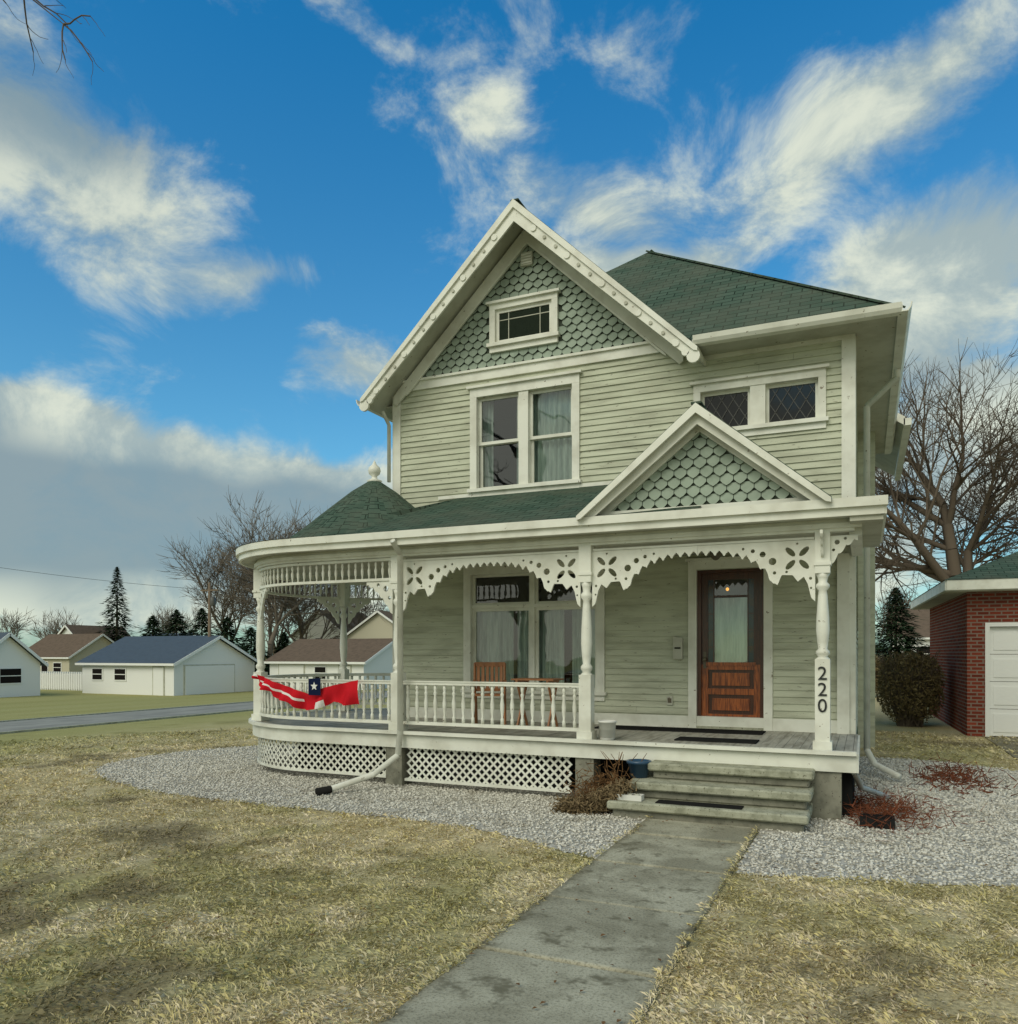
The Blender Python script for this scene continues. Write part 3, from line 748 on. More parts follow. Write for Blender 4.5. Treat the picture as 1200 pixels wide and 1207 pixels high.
for s in (0,2.85,5.3):
    for sg in (-1,1):
        if s==0 and sg<0: continue
        x,y=path(s+sg*.08); x2,y2=path(s+sg*.4); smallbr((x,y,2.638),(x2-x,y2-y),.40)
hp(FR.build('fretwork_brackets'))
lt=MB()
def lattice(s0,s1,z0,z1,d=.03,sp=.105,w=.032):
    h=z1-z0
    for sg in (1,-1):
        k=-h
        while k<(s1-s0)+h:
            a0,a1=(k,k+h) if sg>0 else (k+h,k)
            nseg=4
            for q in range(nseg):
                t0,t1=q/nseg,(q+1)/nseg
                b0=s0+a0+(a1-a0)*t0; b1=s0+a0+(a1-a0)*t1
                if min(b0,b1)<s0-.001 or max(b0,b1)>s1+.001: continue
                zA=z0+h*t0;zB=z0+h*t1; dd=d+(.006 if sg>0 else -.002)
                P=[path(b0-w/2*1.2,dd),path(b0+w/2*1.2,dd),path(b1+w/2*1.2,dd),path(b1-w/2*1.2,dd)]
                lt.face([(P[0][0],P[0][1],zA),(P[1][0],P[1][1],zA),(P[2][0],P[2][1],zB),(P[3][0],P[3][1],zB)],'trim')
            k+=sp
    sweep(lt,s0,s1,.0,.045,z1-.005,z1+.03,T); sweep(lt,s0,s1,.0,.045,z0-.03,z0+.005,T)
lattice(.12,S_END-.1,.12,.50); lattice(-2.38,-.12,.10,.50)
lt.box(-5.64,-5.40,8.72,8.98,-.05,.5,'stone'); lt.box(-3.06,-2.84,8.72,8.98,-.05,.5,'stone'); lt.box(-.50,-.22,8.72,9.0,-.05,.5,'stone')
sweep(lt,-2.9,S_END,-.6,-.55,0,.5,'black')  # black sheet behind the lattice stands in for the shade under the porch
lt.box(-.22,-.12,8.95,YF,0,.5,'black')  # black panel paints the dark opening at the porch end
lt.box(-2.2,-.5,8.72,8.76,0,.5,'stone')
hp(lt.build('lattice_skirt_and_piers'))
sp_=MB()
for (x0,x1,y0,z0,z1) in((-2.43,-.50,7.96,-.1,.175),(-2.28,-.49,8.20,.176,.35),(-2.12,-.48,8.44,.351,.525)):
    sp_.box(x0+.03,x1-.03,y0+.035,8.70,z0,z1-.085,'stone'); sp_.box(x0-.015,x1+.015,y0-.03,8.70,z1-.085,z1,'conc')  # risers take darker stone, painting in the shade below the nosings
o=sp_.build('porch_steps'); o.modifiers.new('b','BEVEL').width=.016; hp(o)

# ---------------------------------------------------------------- props
hn=empty('house_number_sign',(-.40,8.72,1.3))
for i,ch in enumerate('220'):
    t=bpy.data.curves.new('digit','FONT'); t.body=ch; t.size=.195; t.extrude=.004; t.align_x='CENTER'; t.materials.append(M['numblk'])
    o=bpy.data.objects.new('digit_%d'%(i+1),t); COL.objects.link(o); o.parent=hn; o.rotation_euler=(R(90),0,0); o.location=(0,0,.13-i*.165)
mb=MB(); mb.box(-2.36,-2.24,YF-.10,YF-.022,1.62,1.86,'trimh'); mb.prism([(-.06,1.86),(.06,1.86),(.06,1.90),(-.06,1.93)],lambda p,q,t:(-2.30+p,t,q),YF-.11,YF-.022,'trimh'); mb.box(-2.34,-2.26,YF-.108,YF-.10,1.76,1.78,'black')
mb.build('mailbox')
mb=MB(); mb.box(-2.46,-2.38,YF-.045,YF-.02,1.0,1.12,'trimh'); mb.box(-2.445,-2.395,YF-.05,YF-.045,1.03,1.09,'metal'); mb.build('outlet_cover')
mb=MB(); mb.box(-3.3,-1.15,10.12,10.55,.702,.715,'black'); mb.build('door_mat')
mb=MB(); mb.box(-2.0,-1.1,9.1,9.45,.702,.715,'black'); mb.build('door_mat')
mb=MB(); mb.box(-1.95,-1.1,8.0,8.17,.176,.186,'black'); mb.build('step_mat')
mb=MB(); mb.lathe([(.075,0),(.085,.01),(.10,.2),(.108,.2),(.108,.22),(.098,.222),(.09,.03),(0,.03)],(-2.72,8.86,.702),20,'bucket'); 
mb.build('white_bucket')
mb=MB(); mb.lathe([(.06,0),(.09,.0),(.12,.15),(.135,.15),(.135,.18),(.115,.182),(.10,.13),(0,.13)],(-2.25,8.50,.353),20,'bluepot'); mb.build('blue_flower_pot')
mb=MB()
mb.box(-2.36,-2.10,8.02,8.14,.177,.19,'bucket'); mb.box(-2.36,-2.10,8.02,8.03,.19,.235,'bucket'); mb.box(-2.36,-2.10,8.13,8.14,.19,.235,'bucket'); mb.box(-2.36,-2.35,8.03,8.13,.19,.235,'bucket'); mb.box(-2.11,-2.10,8.03,8.13,.19,.235,'bucket')
for k in range(3): mb.lathe([(.025,0),(.03,.04),(.025,.05),(0,.05)],(-2.31+k*.075,8.08,.19),8,'trimh')
mb.build('plastic_tray')
mb=MB(); random.seed(3)
for k in range(1200):
    bx=-2.62+random.gauss(0,.15); by=8.30+random.gauss(0,.10); bz=abs(random.gauss(.13,.13))
    L=random.uniform(.05,.17); d=Vector((random.gauss(0,1),random.gauss(0,1),random.gauss(.1,.6))).normalized()*L
    mb.tube((bx,by,bz),Vector((bx,by,bz))+d,random.uniform(.003,.009),.001,3,'deadleaf')
for k in range(2200):
    t=random.random(); bx=-2.95+.66*t+random.gauss(0,.05); by=7.98+.12*t+random.gauss(0,.045); bz=.06+.24*t*t+random.gauss(0,.05)
    d=Vector((random.gauss(0,1),random.gauss(0,1),random.gauss(0,1))).normalized()*.06
    mb.tube((bx,by,max(.01,bz)),Vector((bx,by,max(.01,bz)))+d,.010,.002,3,'garland')
for k in range(9):
    a=random.uniform(0,6.28); p=Vector((-2.5+random.gauss(0,.08),8.45,.25)); 
    for s in range(4):
        p2=p+Vector((math.cos(a)*.05+random.gauss(0,.03),math.sin(a)*.03,.09)); mb.tube(p,p2,.005,.003,3,'deadleaf'); p=p2
mb.build('dead_potted_plant')
mb=MB()
for k in range(1300):
    bx=.10+random.gauss(0,.28); by=9.2+random.gauss(0,.45); bz=abs(random.gauss(0,.07))
    if bx<-.15: continue
    L=random.uniform(.03,.2); d=Vector((random.gauss(0,1),random.gauss(0,1),random.gauss(.3,.5))).normalized()*L
    mb.tube((bx,by,bz),Vector((bx,by,bz))+d,random.uniform(.002,.007),.001,3,'redleaf')
for k in range(500):
    bx=1.1+random.gauss(0,.25); by=12.3+random.gauss(0,.7); d=Vector((random.gauss(0,1),random.gauss(0,1),random.gauss(.3,.5))).normalized()*.14
    mb.tube((bx,by,.02),Vector((bx,by,.02))+d,.008,.001,3,'redleaf')
mb.build('dead_shrub')
mb=MB(); mb.box(-.05,.26,8.45,8.7,.006,.10,'black'); mb.box(-.02,.23,8.48,8.67,.10,.11,'dark'); mb.build('window_well_box')
ch=MB(); Cc='chairwood'
def chp(x,y,z): 
    a=R(25); return Vector((-4.72+x*math.cos(a)-y*math.sin(a),9.9+x*math.sin(a)+y*math.cos(a),ZF+z))
for sx in(-.21,.21):
    ch.obox(chp(sx,-.22,0),chp(sx,.20,.62),.022,.04,Cc,(0,1,0)); ch.obox(chp(sx*.9,.26,0),chp(sx*.9,-.16,.44),.022,.04,Cc,(0,1,0))
    ch.obox(chp(sx,.12,.40),chp(sx,.30,.86),.022,.04,Cc,(0,1,0)); ch.obox(chp(sx,-.22,.60),chp(sx,.24,.62),.05,.02,Cc)
for k in range(7): y=-.2+k*.062; ch.obox(chp(-.20,y,.43),chp(.20,y,.43),.05,.016,Cc)
for k in range(6): 
    x=-.16+k*.064; ch.obox(chp(x,.17,.50),chp(x,.29,.82),.045,.012,Cc,(0,1,0))
ch.obox(chp(-.21,.30,.84),chp(.21,.30,.84),.02,.07,Cc); ch.obox(chp(-.21,.16,.49),chp(.21,.16,.49),.02,.04,Cc)
ch.build('wooden_folding_chair')
tbm=MB()
for k in range(5): tbm.box(-4.32,-3.72,9.72+k*.085,9.795+k*.085,1.34,1.36,Cc)
for x in(-4.24,-3.80):
    tbm.obox((x,9.74,ZF),(x,10.1,1.33),.02,.04,Cc,(0,1,0)); tbm.obox((x,10.1,ZF),(x,9.74,1.33),.02,.04,Cc,(0,1,0)); tbm.box(x-.015,x+.015,9.72,10.13,1.31,1.34,Cc)
tbm.build('wooden_side_table')
fb=MB()
NS=70; NB=14
def bunt(s,q):
    S=.55+2.1*(1-s)
    if s<.62: t=s/.62; top=1.41-.26*t**1.4; bot=1.33-.42*t**.9
    else: t=(s-.62)/.38; top=1.15+.20*t**.7; bot=.91+.10*math.sin(t*3.14)+.10*t*t
    wdt=.05*math.sin(s*26+q*3)+.035*math.sin(s*61+1+q)
    z=top+(bot-top)*q+.02*math.sin(s*33)*q
    x,y=path(S,.10+wdt*.6*(0.4+q)); return (x,y,z)
vv=[bunt(i/NS,j/NB) for i in range(NS+1) for j in range(NB+1)]
for i in range(NS):
    for j in range(NB):
        s=i/NS; mt='red'
        if 6<=j<=7 and .10<s<.56: mt='clothwhite'
        if s<.06 and j<6: mt='clothwhite'
        if .66<s<.74 and j>8: mt='clothwhite'
        fb.idx([vv[i*(NB+1)+j],vv[(i+1)*(NB+1)+j],vv[(i+1)*(NB+1)+j+1],vv[i*(NB+1)+j+1]],[(0,1,2,3)],mt,False)
x0,y0=path(1.30,.17); x1,y1=path(1.10,.17)
fb.face([(x0,y0,1.14),(x1,y1,1.14),(x1,y1,1.37),(x0,y0,1.36)],'navy')
cx_,cy_=(x0+x1)/2,(y0+y1)/2-.008
star=[(cx_+(.06 if k%2==0 else .026)*math.sin(k*math.pi/5),cy_,1.26+(.06 if k%2==0 else .026)*math.cos(k*math.pi/5)) for k in range(10)]
fb.face(star,'clothwhite')
fb.build('patriotic_bunting')
mb=MB(); mb.lathe([(.06,0),(.06,-.03),(.03,-.04),(.07,-.09),(.075,-.14),(.03,-.19),(0,-.2)],(-1.65,9.8,3.02),12,'metal'); mb.build('porch_ceiling_lamp')

# ---------------------------------------------------------------- brick garage
bg=MB(); G=empty('brick_garage',(1.9,18.7,0))
L_=6.5; Wd=6.0
def gp(x,y,z): 
    a=R(2.2); return (1.9+x*math.cos(a)-y*math.sin(a),18.7+x*math.sin(a)+y*math.cos(a),z)
def gbox(x0,x1,y0,y1,z0,z1,mat):
    v=[gp(*p) for p in((x0,y0,z0),(x1,y0,z0),(x1,y1,z0),(x0,y1,z0),(x0,y0,z1),(x1,y0,z1),(x1,y1,z1),(x0,y1,z1))]
    bg.idx(v,[(0,3,2,1),(4,5,6,7),(0,1,5,4),(1,2,6,5),(2,3,7,6),(3,0,4,7)],mat)
gbox(0,.32,0,L_,-.1,2.95,'brick'); gbox(.32,Wd,.3,L_,-.1,2.94,'brick')
gbox(.32,Wd,0,.30,2.32,2.95,'brick'); gbox(3.3,Wd,0,.299,-.1,2.32,'brick')
gbox(.32,.40,-.02,.1,0,2.32,'white2'); gbox(.40,3.3,-.02,.1,2.24,2.32,'white2'); gbox(3.2,3.3,-.02,.1,0,2.24,'white2')
for k in range(4):
    gbox(.40,3.2,.08,.12,.02+k*.555,.565+k*.555,'white2')
    for q in range(4): gbox(.48+q*.68,1.05+q*.68,.066,.08,.10+k*.555,.47+k*.555,'white2')
o_=.42
gbox(-o_,Wd+o_,-o_,L_+o_,2.95,2.99,'trimh'); 
gbox(-o_,Wd+o_,-o_-.03,-o_,2.97,3.17,'trim'); gbox(-o_-.03,-o_,-o_,L_+o_,2.97,3.17,'trim')
ap=[gp(Wd/2,Wd/2,4.7),gp(Wd/2,L_-Wd/2+.3,4.7)]; e=[gp(-o_-.05,-o_-.05,3.175),gp(Wd+o_,-o_-.05,3.175),gp(Wd+o_,L_+o_,3.175),gp(-o_-.05,L_+o_,3.175)]
bg.face([e[0],e[1],ap[0]],'roof');bg.face([e[1],e[2],ap[1],ap[0]],'roof');bg.face([e[2],e[3],ap[1]],'roof');bg.face([e[3],e[0],ap[0],ap[1]],'roof')
o=bg.build('garage_walls_roof_and_door'); o.parent=G; o.matrix_parent_inverse=Matrix.Translation((-1.9,-18.7,0))
mb=MB(); mb.box(2.2,5.5,9.5,18.6,-.05,.02,'walk'); mb.build('driveway')

# ---------------------------------------------------------------- neighbour houses
def ghouse(name,u,zc,w,d,eave,ridge,axis,wall,roof,feat=(),ov=.35,dx=0):
    X,Y=W(u,zc); X+=dx; zg=gh(X+w/2); E=empty(name,(X,Y,zg)); h=MB()
    h.box(0,w,0,d,-.3,eave,wall)
    def slab(P):
        h.prism([(0,0),(1,0),(1,1),(0,1)],lambda p,q,t:tuple(Vector(P[0])*(1-p)*(1-q)+Vector(P[1])*p*(1-q)+Vector(P[2])*p*q+Vector(P[3])*(1-p)*q+Vector((0,0,t))),0,.12,roof)
    if axis=='x':
        h.prism([(0,eave),(d,eave),(d/2,ridge)],lambda p,q,t:(t,p,q),.0,w,wall)
        s=(ridge-eave)/(d/2)
        for sg in(0,1):
            y0=-ov if sg==0 else d+ov; z0=eave-s*ov+.06
            slab([(-ov,y0,z0),(w+ov,y0,z0),(w+ov,d/2,ridge+.06),(-ov,d/2,ridge+.06)])
            h.obox((w+ov+.03,y0,z0),(w+ov+.03,d/2,ridge+.06),.04,.2,'white2')
        h.box(-ov,w+ov,-ov-.03,-ov,eave-s*ov,eave-s*ov+.17,'white2')
    else:
        h.prism([(0,eave),(w,eave),(w/2,ridge)],lambda p,q,t:(p,t,q),.0,d,wall)
        s=(ridge-eave)/(w/2)
        for sg in(0,1):
            x0=-ov if sg==0 else w+ov; z0=eave-s*ov+.06
            slab([(x0,-ov,z0),(x0,d+ov,z0),(w/2,d+ov,ridge+.06),(w/2,-ov,ridge+.06)])
            h.obox((x0,-ov-.03,z0),(w/2,-ov-.03,ridge+.06),.04,.2,'white2')
    for (side,a0,a1,z0,z1,kind) in feat:
        mt={'win':'dark','door':'white2','gdoor':'white2','dk':'dark'}[kind]
        if side=='f':
            h.box(a0-.1,a1+.1,-.05,.0,z0-.1,z1+.1,'white2' if kind not in('gdoor','door') else 'trimh'); h.box(a0,a1,-.07,-.04,z0,z1,mt)
            if kind=='win': h.box(a0,a1,-.08,-.06,(z0+z1)/2-.03,(z0+z1)/2+.03,'white2')
        else:
            h.box(w,w+.05,a0-.1,a1+.1,z0-.1,z1+.1,'white2' if kind!='gdoor' else 'trimh'); h.box(w+.04,w+.07,a0,a1,z0,z1,mt)
            if kind=='gdoor':
                for k in range(4): h.box(w+.07,w+.085,a0,a1,z0+.02+(z1-z0)*k/4,z0+(z1-z0)*(k+1)/4-.05,mt)
            if kind=='win': h.box(w+.06,w+.08,a0,a1,(z0+z1)/2-.03,(z0+z1)/2+.03,'white2')
    o=h.build('walls_roof_and_openings'); o.parent=E; return E
ghouse('white_garage',205,58,9.6,8.4,2.35,4.3,'x','white2','blueroof',[('f',3.6,4.7,1.1,1.9,'win'),('f',7.6,8.6,0,2.05,'door'),('r',1.0,6.0,0,2.15,'gdoor'),('f',1.2,2.2,1.1,1.9,'win')],dx=-9.6)
ghouse('white_garage',318,64,9,8,2.3,4.0,'x','white2','brownroof',[('f',1,3.4,.1,2.1,'gdoor'),('f',4.5,5.5,1.0,1.9,'win'),('f',6.8,7.8,0,2.0,'door')])
ghouse('white_house',345,98,8,9,5.2,8.2,'y','white2','brownroof',[('f',1,2,3.4,4.9,'win'),('f',3.5,4.5,3.4,4.9,'win'),('f',6,7,3.4,4.9,'win'),('f',1,2,.9,2.2,'win'),('f',5,6,0,2.2,'dk')])
ghouse('tan_house',405,85,9,8,4.6,7.4,'y','tanhouse','brownroof',[('f',1,2,3.0,4.2,'win'),('f',5.5,6.5,3.0,4.2,'win'),('f',3,4,.9,2.2,'win')])
ghouse('cottage',22,92,8.5,8,2.7,5.2,'x','tanhouse','brownroof',[('f',1,2.2,1,2,'win'),('f',4,5,0,2.1,'dk'),('f',6,7.2,1,2,'win')])
ghouse('cottage',58,104,7,8,3.6,6.6,'y','white2','brownroof',[('f',1,2,2.0,3.2,'win'),('f',4,5,2.0,3.2,'win'),('f',3,4,4.3,5.2,'win')])
ghouse('white_shed',18,52,8,5,2.4,4.4,'x','white2','blueroof',[('f',5,6.2,1,2,'win'),('r',2,3.5,1.0,2.0,'win')],dx=-12.6)
ghouse('far_house',150,120,9,9,3.2,6.0,'x','white','blueroof',[('f',2,3.2,1,2.3,'win'),('f',5,6.2,1,2.3,'win')])
ghouse('far_house',1052,75,9,9,3.2,6.0,'x','white','brownroof',[('f',2,3.2,1,2.3,'win')])
X0,Y0=W(12,70); X1,Y1=W(99,66); f_=MB(); n=34
for i in range(n):
    t0,t1=i/n,(i+1)/n; xa,ya=X0+(X1-X0)*t0,Y0+(Y1-Y0)*t0; xb,yb=X0+(X1-X0)*t1,Y0+(Y1-Y0)*t1; z=gh(xa)
    f_.obox((xa,ya,z+.75),(xa+(xb-xa)*.93,ya+(yb-ya)*.93,z+.75),.03,1.3,'white2'); f_.box(xa-.08,xa+.06,ya-.06,ya+.06,z,z+1.55,'white2')
f_.build('white_fence')
X,Y=W(247,62); z=gh(X); up=MB()
up.tube((X,Y,z),(X,Y,z+8.6),.15,.10,8,'pole',True); up.obox((X-.9,Y,z+8.0),(X+.9,Y,z+8.0),.1,.12,'pole'); up.lathe([(.2,0),(.22,.1),(.22,.6),(.1,.7),(0,.7)],(X+.35,Y,z+6.8),10,'lead')
X2,Y2=W(-400,50)
for dz,dx in((8.1,-.8),):
    p=None
    for k in range(17):
        t=k/16; q=Vector((X+dx+(X2-X)*t,Y+(Y2-Y)*t,z+dz+4.5*t-3.0*t*(1-t)))
        if p: up.tube(p,q,.014,.014,3,'black')
        p=q
X2,Y2=W(700,80); p=None
for k in range(17):
    t=k/16; q=Vector((X+(X2-X)*t,Y+(Y2-Y)*t,z+7.9-3.0*t*(1-t)))
    if p: up.tube(p,q,.015,.015,3,'black')
    p=q
up.build('utility_pole')
# ---------------------------------------------------------------- trees
def bare_tree(name,x,y,height,seed,mat='bark',spread=1.0,maxd=6,trunk=None,lean=(0,0),thin=.004,kids=3,t0=.27):
    rnd=random.Random(seed); t=MB(); z0=gh(x)
    def grow(p,d,L,r,dep):
        nseg=3 if dep<4 else 2
        for i in range(nseg):
            d=(d+Vector((rnd.gauss(0,.13),rnd.gauss(0,.13),rnd.gauss(.03,.09)))).normalized()
            q=p+d*(L/nseg); r2=r*(1-.30/nseg*1.1) if dep<maxd else r*.6
            t.tube(p,q,r,r2,7 if dep==0 else (5 if dep<3 else 3),mat); p=q; r=r2
            if dep<maxd and (dep>0 or i==nseg-1 or rnd.random()<.4):
                nk=1 if i<nseg-1 else kids-1
                for _ in range(nk):
                    ax=Vector((rnd.gauss(0,1),rnd.gauss(0,1),rnd.gauss(0,.3))); ax=(ax-d*ax.dot(d)).normalized()
                    ang=rnd.uniform(.45,.95)*spread
                    nd=(d*math.cos(ang)+ax*math.sin(ang)); nd.z+=.12; nd.normalize()
                    grow(p,nd,L*rnd.uniform(.62,.85),max(r*rnd.uniform(.5,.72),thin),dep+1)
        if dep<maxd: grow(p,d,L*rnd.uniform(.7,.88),max(r*.85,thin),dep+1)
    grow(Vector((x,y,z0-.1)),Vector((lean[0],lean[1],1)).normalized(),height*t0,trunk or height*.02,0)
    t.build(name); return len(t.f)
cnt=0
X,Y=W(1165,31); cnt+=bare_tree('bare_tree',X,Y,16.5,11,'bark',1.15,6,.50,thin=.010,t0=.24)
X,Y=W(1330,36); cnt+=bare_tree('bare_tree',X,Y,16,5,'bark',1.1,5,.42,lean=(-.2,0),thin=.014)
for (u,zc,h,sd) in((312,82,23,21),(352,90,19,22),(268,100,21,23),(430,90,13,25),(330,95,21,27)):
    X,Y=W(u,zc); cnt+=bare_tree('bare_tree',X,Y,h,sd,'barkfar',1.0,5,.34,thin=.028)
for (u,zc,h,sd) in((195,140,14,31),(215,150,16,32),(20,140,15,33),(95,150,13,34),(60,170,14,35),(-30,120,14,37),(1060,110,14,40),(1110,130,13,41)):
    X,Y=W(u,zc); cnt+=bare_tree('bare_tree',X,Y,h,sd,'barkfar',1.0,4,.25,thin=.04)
X,Y=W(-560,5.2)
nt_=MB(); rnd=random.Random(4); M_b='bark'
def limb(p,d,L,r,dep,fac=.42,mx=3,wob=.12,n=6,start=1):
    for i in range(n):
        d=(d+Vector((rnd.gauss(0,wob),rnd.gauss(0,wob),rnd.gauss(-.01,wob*.8)))).normalized(); q=p+d*L/n; nt_.tube(p,q,r,r*.88,6,M_b); p=q; r*=.88
        if dep<mx and i>=start:
            a=Vector((rnd.gauss(0,1),rnd.gauss(0,1),rnd.gauss(-.2,.6))).normalized(); limb(p,(d+a*.7).normalized(),L*fac,max(r*.6,.002),dep+1,fac,mx,wob)
nt_.tube((X,Y,-.1),(X+.05,Y,3.4),.30,.24,12,M_b); nt_.tube((X+.05,Y,3.4),(X,Y+.1,9.5),.24,.14,10,M_b)
tx,ty=W(70,5.3)
def to(p,q): return (Vector(q)-Vector(p)).normalized()
p0=Vector((X,Y,8.2)); tgt=Vector((tx,ty,5.90)); prev=p0
for k in range(1,13):
    t=k/12; q=p0.lerp(tgt,t)+Vector((rnd.gauss(0,.02),rnd.gauss(0,.02),.25*math.sin(t*3.1)*.6+rnd.gauss(0,.012)))
    nt_.tube(prev,q,.034*(1-(k-1)/13),.034*(1-k/13),6,M_b)
    if k>=9:
        for _ in range(3):
            dd=(to(prev,q)+Vector((rnd.gauss(0,.5),rnd.gauss(0,.5),rnd.gauss(-.1,.45)))).normalized(); limb(q,dd,.34,.006,2,.45,3,.16,4,1)
    prev=q
limb(Vector((X,Y,6.5)),Vector((-.6,.3,.8)).normalized(),3,.09,1); limb(Vector((X,Y+.1,9.4)),Vector((-.2,-.1,1)),3,.10,1); limb(Vector((X,Y,5.6)),Vector((-.8,-.4,.4)).normalized(),3,.08,1)
nt_.build('bare_tree')
print('treefaces',cnt)
def evergreen(name,x,y,h,w,seed,N=2600,lz=.3):
    rn=np.random.RandomState(seed); z0=gh(x); t=MB(); t.tube((x,y,z0-.1),(x,y,z0+h*.97),h*.018+.05,.02,6,'bark'); E=t.build(name)
    k=rn.uniform(0,1,N)**1.25; tier=(k*9)%1; rad=w/2*(1-k)**.8*(1.0-.38*tier)+.05; r=rad*np.sqrt(rn.uniform(.12,1,N)); a=rn.uniform(0,6.28,N)
    lob=1+.22*np.sin(a*5+k*23)+.15*np.sin(a*3+k*41); r=r*lob
    c=np.stack([x+r*np.cos(a),y+r*np.sin(a),z0+h*.06+k*h*.94-r*.18],1)
    o=np.stack([np.cos(a),np.sin(a),rn.uniform(-.5,.1,N)],1); s=(rn.uniform(.5,1.2,N)*lz*(1.1-.6*k))[:,None]
    tn=np.stack([-np.sin(a),np.cos(a),rn.uniform(-.4,.4,N)],1)
    V=np.stack([c-o*s*.4-tn*s*.3,c-o*s*.4+tn*s*.3,c+o*s],1).reshape(-1,3); F=np.arange(3*N).reshape(-1,3)
    npmesh('needles',V,F,'ever',E); return E
X,Y=W(138,105); evergreen('pine_tree',X,Y,14.5,7.0,1,4200,.6)
X,Y=W(1056,52); evergreen('pine_tree',X,Y,6.0,5.6,2,8000,.36)
for i,(u,zc,h,w) in enumerate(((180,75,7.0,4.5),(208,72,7.4,5),(238,76,7.8,5),(268,74,6.8,4.5),(296,80,6,4.5),(335,84,5.6,3))):
    X,Y=W(u,zc); evergreen('evergreen_shrub',X,Y,h*.95,w*1.6,10+i,3200,.6)
def hedge(name,x,y,w,d,h,N,mat,seed,lz=.05):
    rn=np.random.RandomState(seed); t=MB()
    for k in range(260):
        q=Vector((x+rn.uniform(-.5,.5)*w,y+rn.uniform(-.5,.5)*d,h*rn.uniform(.7,1.06))); t.tube((x+rn.uniform(-.2,.2)*w,y+rn.uniform(-.2,.2)*d,0),q,.016,.004,3,'bark')
    E=t.build(name)
    p=rn.normal(0,1,(N,3)); p/=((np.abs(p)**3.2).sum(1)[:,None])**(1/3.2); p*= (rn.uniform(.3,1,N)**.35)[:,None]; 
    lump=1+.10*np.sin(p[:,0]*7+p[:,2]*5)*np.cos(p[:,1]*6+p[:,2]*8); p*=lump[:,None]
    c=np.stack([x+p[:,0]*w/2,y+p[:,1]*d/2,h*.54+p[:,2]*h*.46],1)
    A=rn.normal(0,1,(N,3));A/=np.linalg.norm(A,axis=1)[:,None];B=np.cross(A,rn.normal(0,1,(N,3)));B/=np.linalg.norm(B,axis=1)[:,None]
    s=rn.uniform(.4,1.3,(N,1))*lz
    V=np.stack([c-A*s,c+B*s*.35,c+A*s,c-B*s*.35],1).reshape(-1,3); npmesh('leaves',V,np.arange(4*N).reshape(-1,4),mat,E)
hedge('hedge_bush',.95,20.9,1.35,1.6,1.7,9000,'bush',5,.045)
hedge('hedge_bush',-.1,34,1.6,2,1.6,3000,'bush',6,.09)

# ---------------------------------------------------------------- camera
cam=bpy.data.cameras.new('cam'); co=bpy.data.objects.new('camera',cam); COL.objects.link(co)
co.location=(0,0,EYE); co.rotation_euler=(R(90),0,YAW); cam.sensor_fit='HORIZONTAL'; cam.sensor_width=36; cam.lens=36*939/1200
cam.shift_y=(770-603.5)/1200; cam.clip_end=3000; cam.clip_start=.05; sc.camera=co

# ---------------------------------------------------------------- sky and light
SUN_EL=R(40); SUN_AZ=R(-165)
sl=bpy.data.lights.new('sun','SUN'); so=bpy.data.objects.new('sun',sl); COL.objects.link(so)
sl.energy=1.5; sl.angle=R(34); sl.color=(1,.95,.82)
d=Vector((math.sin(SUN_AZ)*math.cos(SUN_EL),math.cos(SUN_AZ)*math.cos(SUN_EL),math.sin(SUN_EL)))
so.rotation_euler=d.to_track_quat('Z','Y').to_euler()
w=bpy.data.worlds.new('World'); sc.world=w; w.use_nodes=True; nt=w.node_tree; bgd=nt.nodes['Background']
w.cycles.sampling_method='MANUAL'; w.cycles.sample_map_resolution=256
STR=.12
sky=nn(nt,'ShaderNodeTexSky'); sky.sky_type='NISHITA'; sky.sun_disc=False; sky.sun_elevation=SUN_EL; sky.sun_rotation=SUN_AZ
tc=nn(nt,'ShaderNodeTexCoord'); D=nn(nt,'ShaderNodeVectorMath',{0:tc.outputs['Generated']},operation='NORMALIZE').outputs[0]
sx=nn(nt,'ShaderNodeSeparateXYZ',{0:D})
az=nn(nt,'ShaderNodeMath',{0:sx.outputs[0],1:sx.outputs[1]},operation='ARCTAN2').outputs[0]
el=nn(nt,'ShaderNodeMath',{0:sx.outputs[2]},operation='ARCSINE').outputs[0]
P2=nn(nt,'ShaderNodeCombineXYZ',{0:az,1:el,2:0.0}).outputs[0]
def fbm(scale,det,rough,dist,sc3=(1,1,1.35),loc=(0,0,0)):
    mp=nn(nt,'ShaderNodeMapping',{'Vector':D,'Scale':sc3,'Location':loc}); return nn(nt,'ShaderNodeTexNoise',{'Vector':mp.outputs[0],'Scale':scale,'Detail':det,'Roughness':rough,'Distortion':dist})
wn=fbm(4.0,2,.6,0)
wv=nn(nt,'ShaderNodeVectorMath',{0:wn.outputs['Color'],1:(.5,.5,.5)},operation='SUBTRACT'); ws=nn(nt,'ShaderNodeVectorMath',{0:wv.outputs[0],'Scale':.13},operation='SCALE')
P2=nn(nt,'ShaderNodeVectorMath',{0:P2,1:ws.outputs[0]},operation='ADD').outputs[0]
def pa(u,v):
    t=(u-600)/939; a=math.atan(t); return a-YAW, math.atan((770-v)/939*math.cos(a))
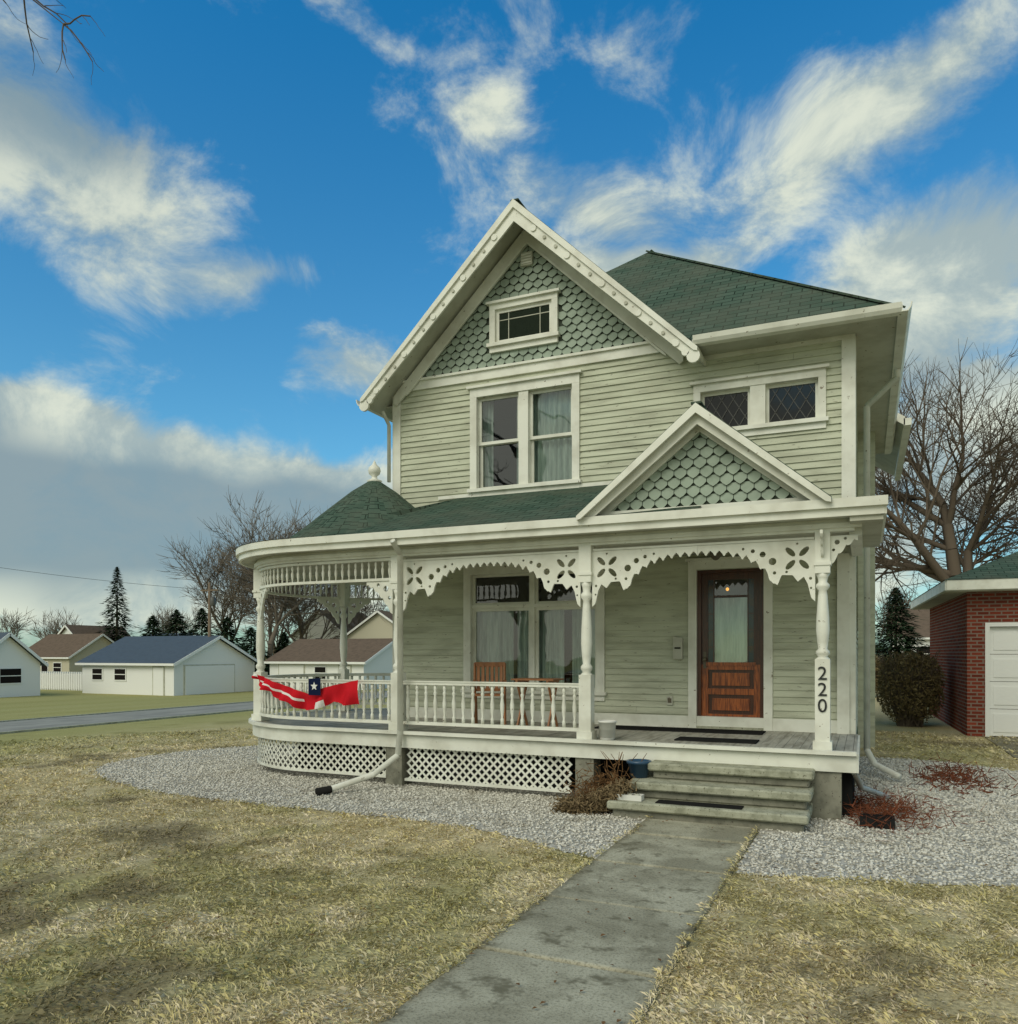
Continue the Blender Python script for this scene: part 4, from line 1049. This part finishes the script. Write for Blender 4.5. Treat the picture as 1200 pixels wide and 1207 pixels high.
def blobs(L):
    acc=None
    for (u,v,ru,rv,rot,wt) in L:
        a,e=pa(u,v); a1,_=pa(u+ru,v); _,e1=pa(u,v-rv)
        mp=nn(nt,'ShaderNodeMapping',{'Vector':P2,'Location':(a,e,0),'Rotation':(0,0,R(rot)),'Scale':(abs(a1-a),abs(e1-e),1)},vector_type='TEXTURE')
        gr=nn(nt,'ShaderNodeTexGradient',{'Vector':mp.outputs[0]},gradient_type='SPHERICAL')
        if acc is None: acc=nn(nt,'ShaderNodeMath',{0:gr.outputs['Fac'],1:wt},operation='MULTIPLY').outputs[0]
        else: acc=nn(nt,'ShaderNodeMath',{0:gr.outputs['Fac'],1:wt,2:acc},operation='MULTIPLY_ADD').outputs[0]
    return acc
cov=blobs([(80,610,420,175,0,2.2),(370,600,260,110,0,1.7),(0,490,280,55,0,1.3),
 (50,170,300,190,-20,1.35),(380,0,150,50,-15,.55),(560,140,70,50,10,.95),
 (710,225,260,95,-8,1.0),(740,60,110,90,20,.35),(770,300,190,50,0,1.5),
 (1000,165,180,115,15,1.3),(1150,60,170,110,40,.8),(1100,320,310,120,8,2.0),(1150,500,260,150,0,1.9),
 (410,435,110,50,0,1.2),(310,335,140,50,10,.85),(700,670,950,150,0,1.4)])
f1=fbm(6.5,7,.64,.35); f2=fbm(2.2,2,.55,.3,(1,1,2.0),(3,1,2))
amp=nn(nt,'ShaderNodeMath',{0:f1.outputs['Fac'],1:.5},operation='SUBTRACT'); amp2=nn(nt,'ShaderNodeMath',{0:amp.outputs[0],1:2.7,2:cov},operation='MULTIPLY_ADD')
dens=nn(nt,'ShaderNodeMapRange',{0:amp2.outputs[0],1:.08,2:1.05}); dens.interpolation_type='SMOOTHSTEP'
far=nn(nt,'ShaderNodeMapRange',{0:f2.outputs['Fac'],1:.25,2:.45}); far.interpolation_type='SMOOTHSTEP'
behind=nn(nt,'ShaderNodeMapRange',{0:sx.outputs[1],1:.15,2:-.25})
gen=nn(nt,'ShaderNodeMath',{0:far.outputs[0],1:behind.outputs[0]},operation='MULTIPLY')
dall=nn(nt,'ShaderNodeMath',{0:dens.outputs[0],1:gen.outputs[0]},operation='MAXIMUM')
dall=nn(nt,'ShaderNodeMath',{0:dall.outputs[0],1:.94},operation='MULTIPLY').outputs[0]
def K(c): return tuple(q/STR for q in c)
grey=blobs([(80,610,440,120,0,1.3),(350,620,260,90,0,.8),(1100,430,200,70,0,.7),(60,130,200,100,0,.7),(800,640,700,100,0,.6)])
gsum=nn(nt,'ShaderNodeMath',{0:f2.outputs['Fac'],1:1.0,2:grey},operation='MULTIPLY_ADD')
gf=nn(nt,'ShaderNodeMapRange',{0:gsum.outputs[0],1:.42,2:1.2}); gf.interpolation_type='SMOOTHSTEP'
ccol=mixc(nt,gf.outputs[0],K((.76,.80,.66)),K((.27,.35,.38)))
dk=nn(nt,'ShaderNodeMapRange',{0:f1.outputs['Fac'],1:.40,2:.62}); dk.interpolation_type='SMOOTHSTEP'
inv=nn(nt,'ShaderNodeMath',{0:1.0,1:dk.outputs[0]},operation='SUBTRACT')
dk2=nn(nt,'ShaderNodeMath',{0:inv.outputs[0],1:.68},operation='MULTIPLY')
ccol=mixc(nt,dk2.outputs[0],ccol,K((.22,.33,.39)))
ccol=mixc(nt,behind.outputs[0],ccol,K((.71,.70,.58)))  # unseen rear cloud cover, made solid and cream to light the facade softly
elr=nn(nt,'ShaderNodeMapRange',{0:el,1:0.0,2:.7})
tint=mixc(nt,elr.outputs[0],(.70,1.15,1.15),(.10,1.0,1.45))
blue=mixc(nt,1.0,sky.outputs[0],tint,'MULTIPLY')
fin=mixc(nt,dall,blue,ccol)
nt.links.new(fin,bgd.inputs['Color']); bgd.inputs['Strength'].default_value=STR
sc.view_settings.view_transform='Standard'; sc.view_settings.look='None'; sc.view_settings.exposure=0
print('faces',sum(len(o.data.polygons) for o in bpy.data.objects if o.type=='MESH'))
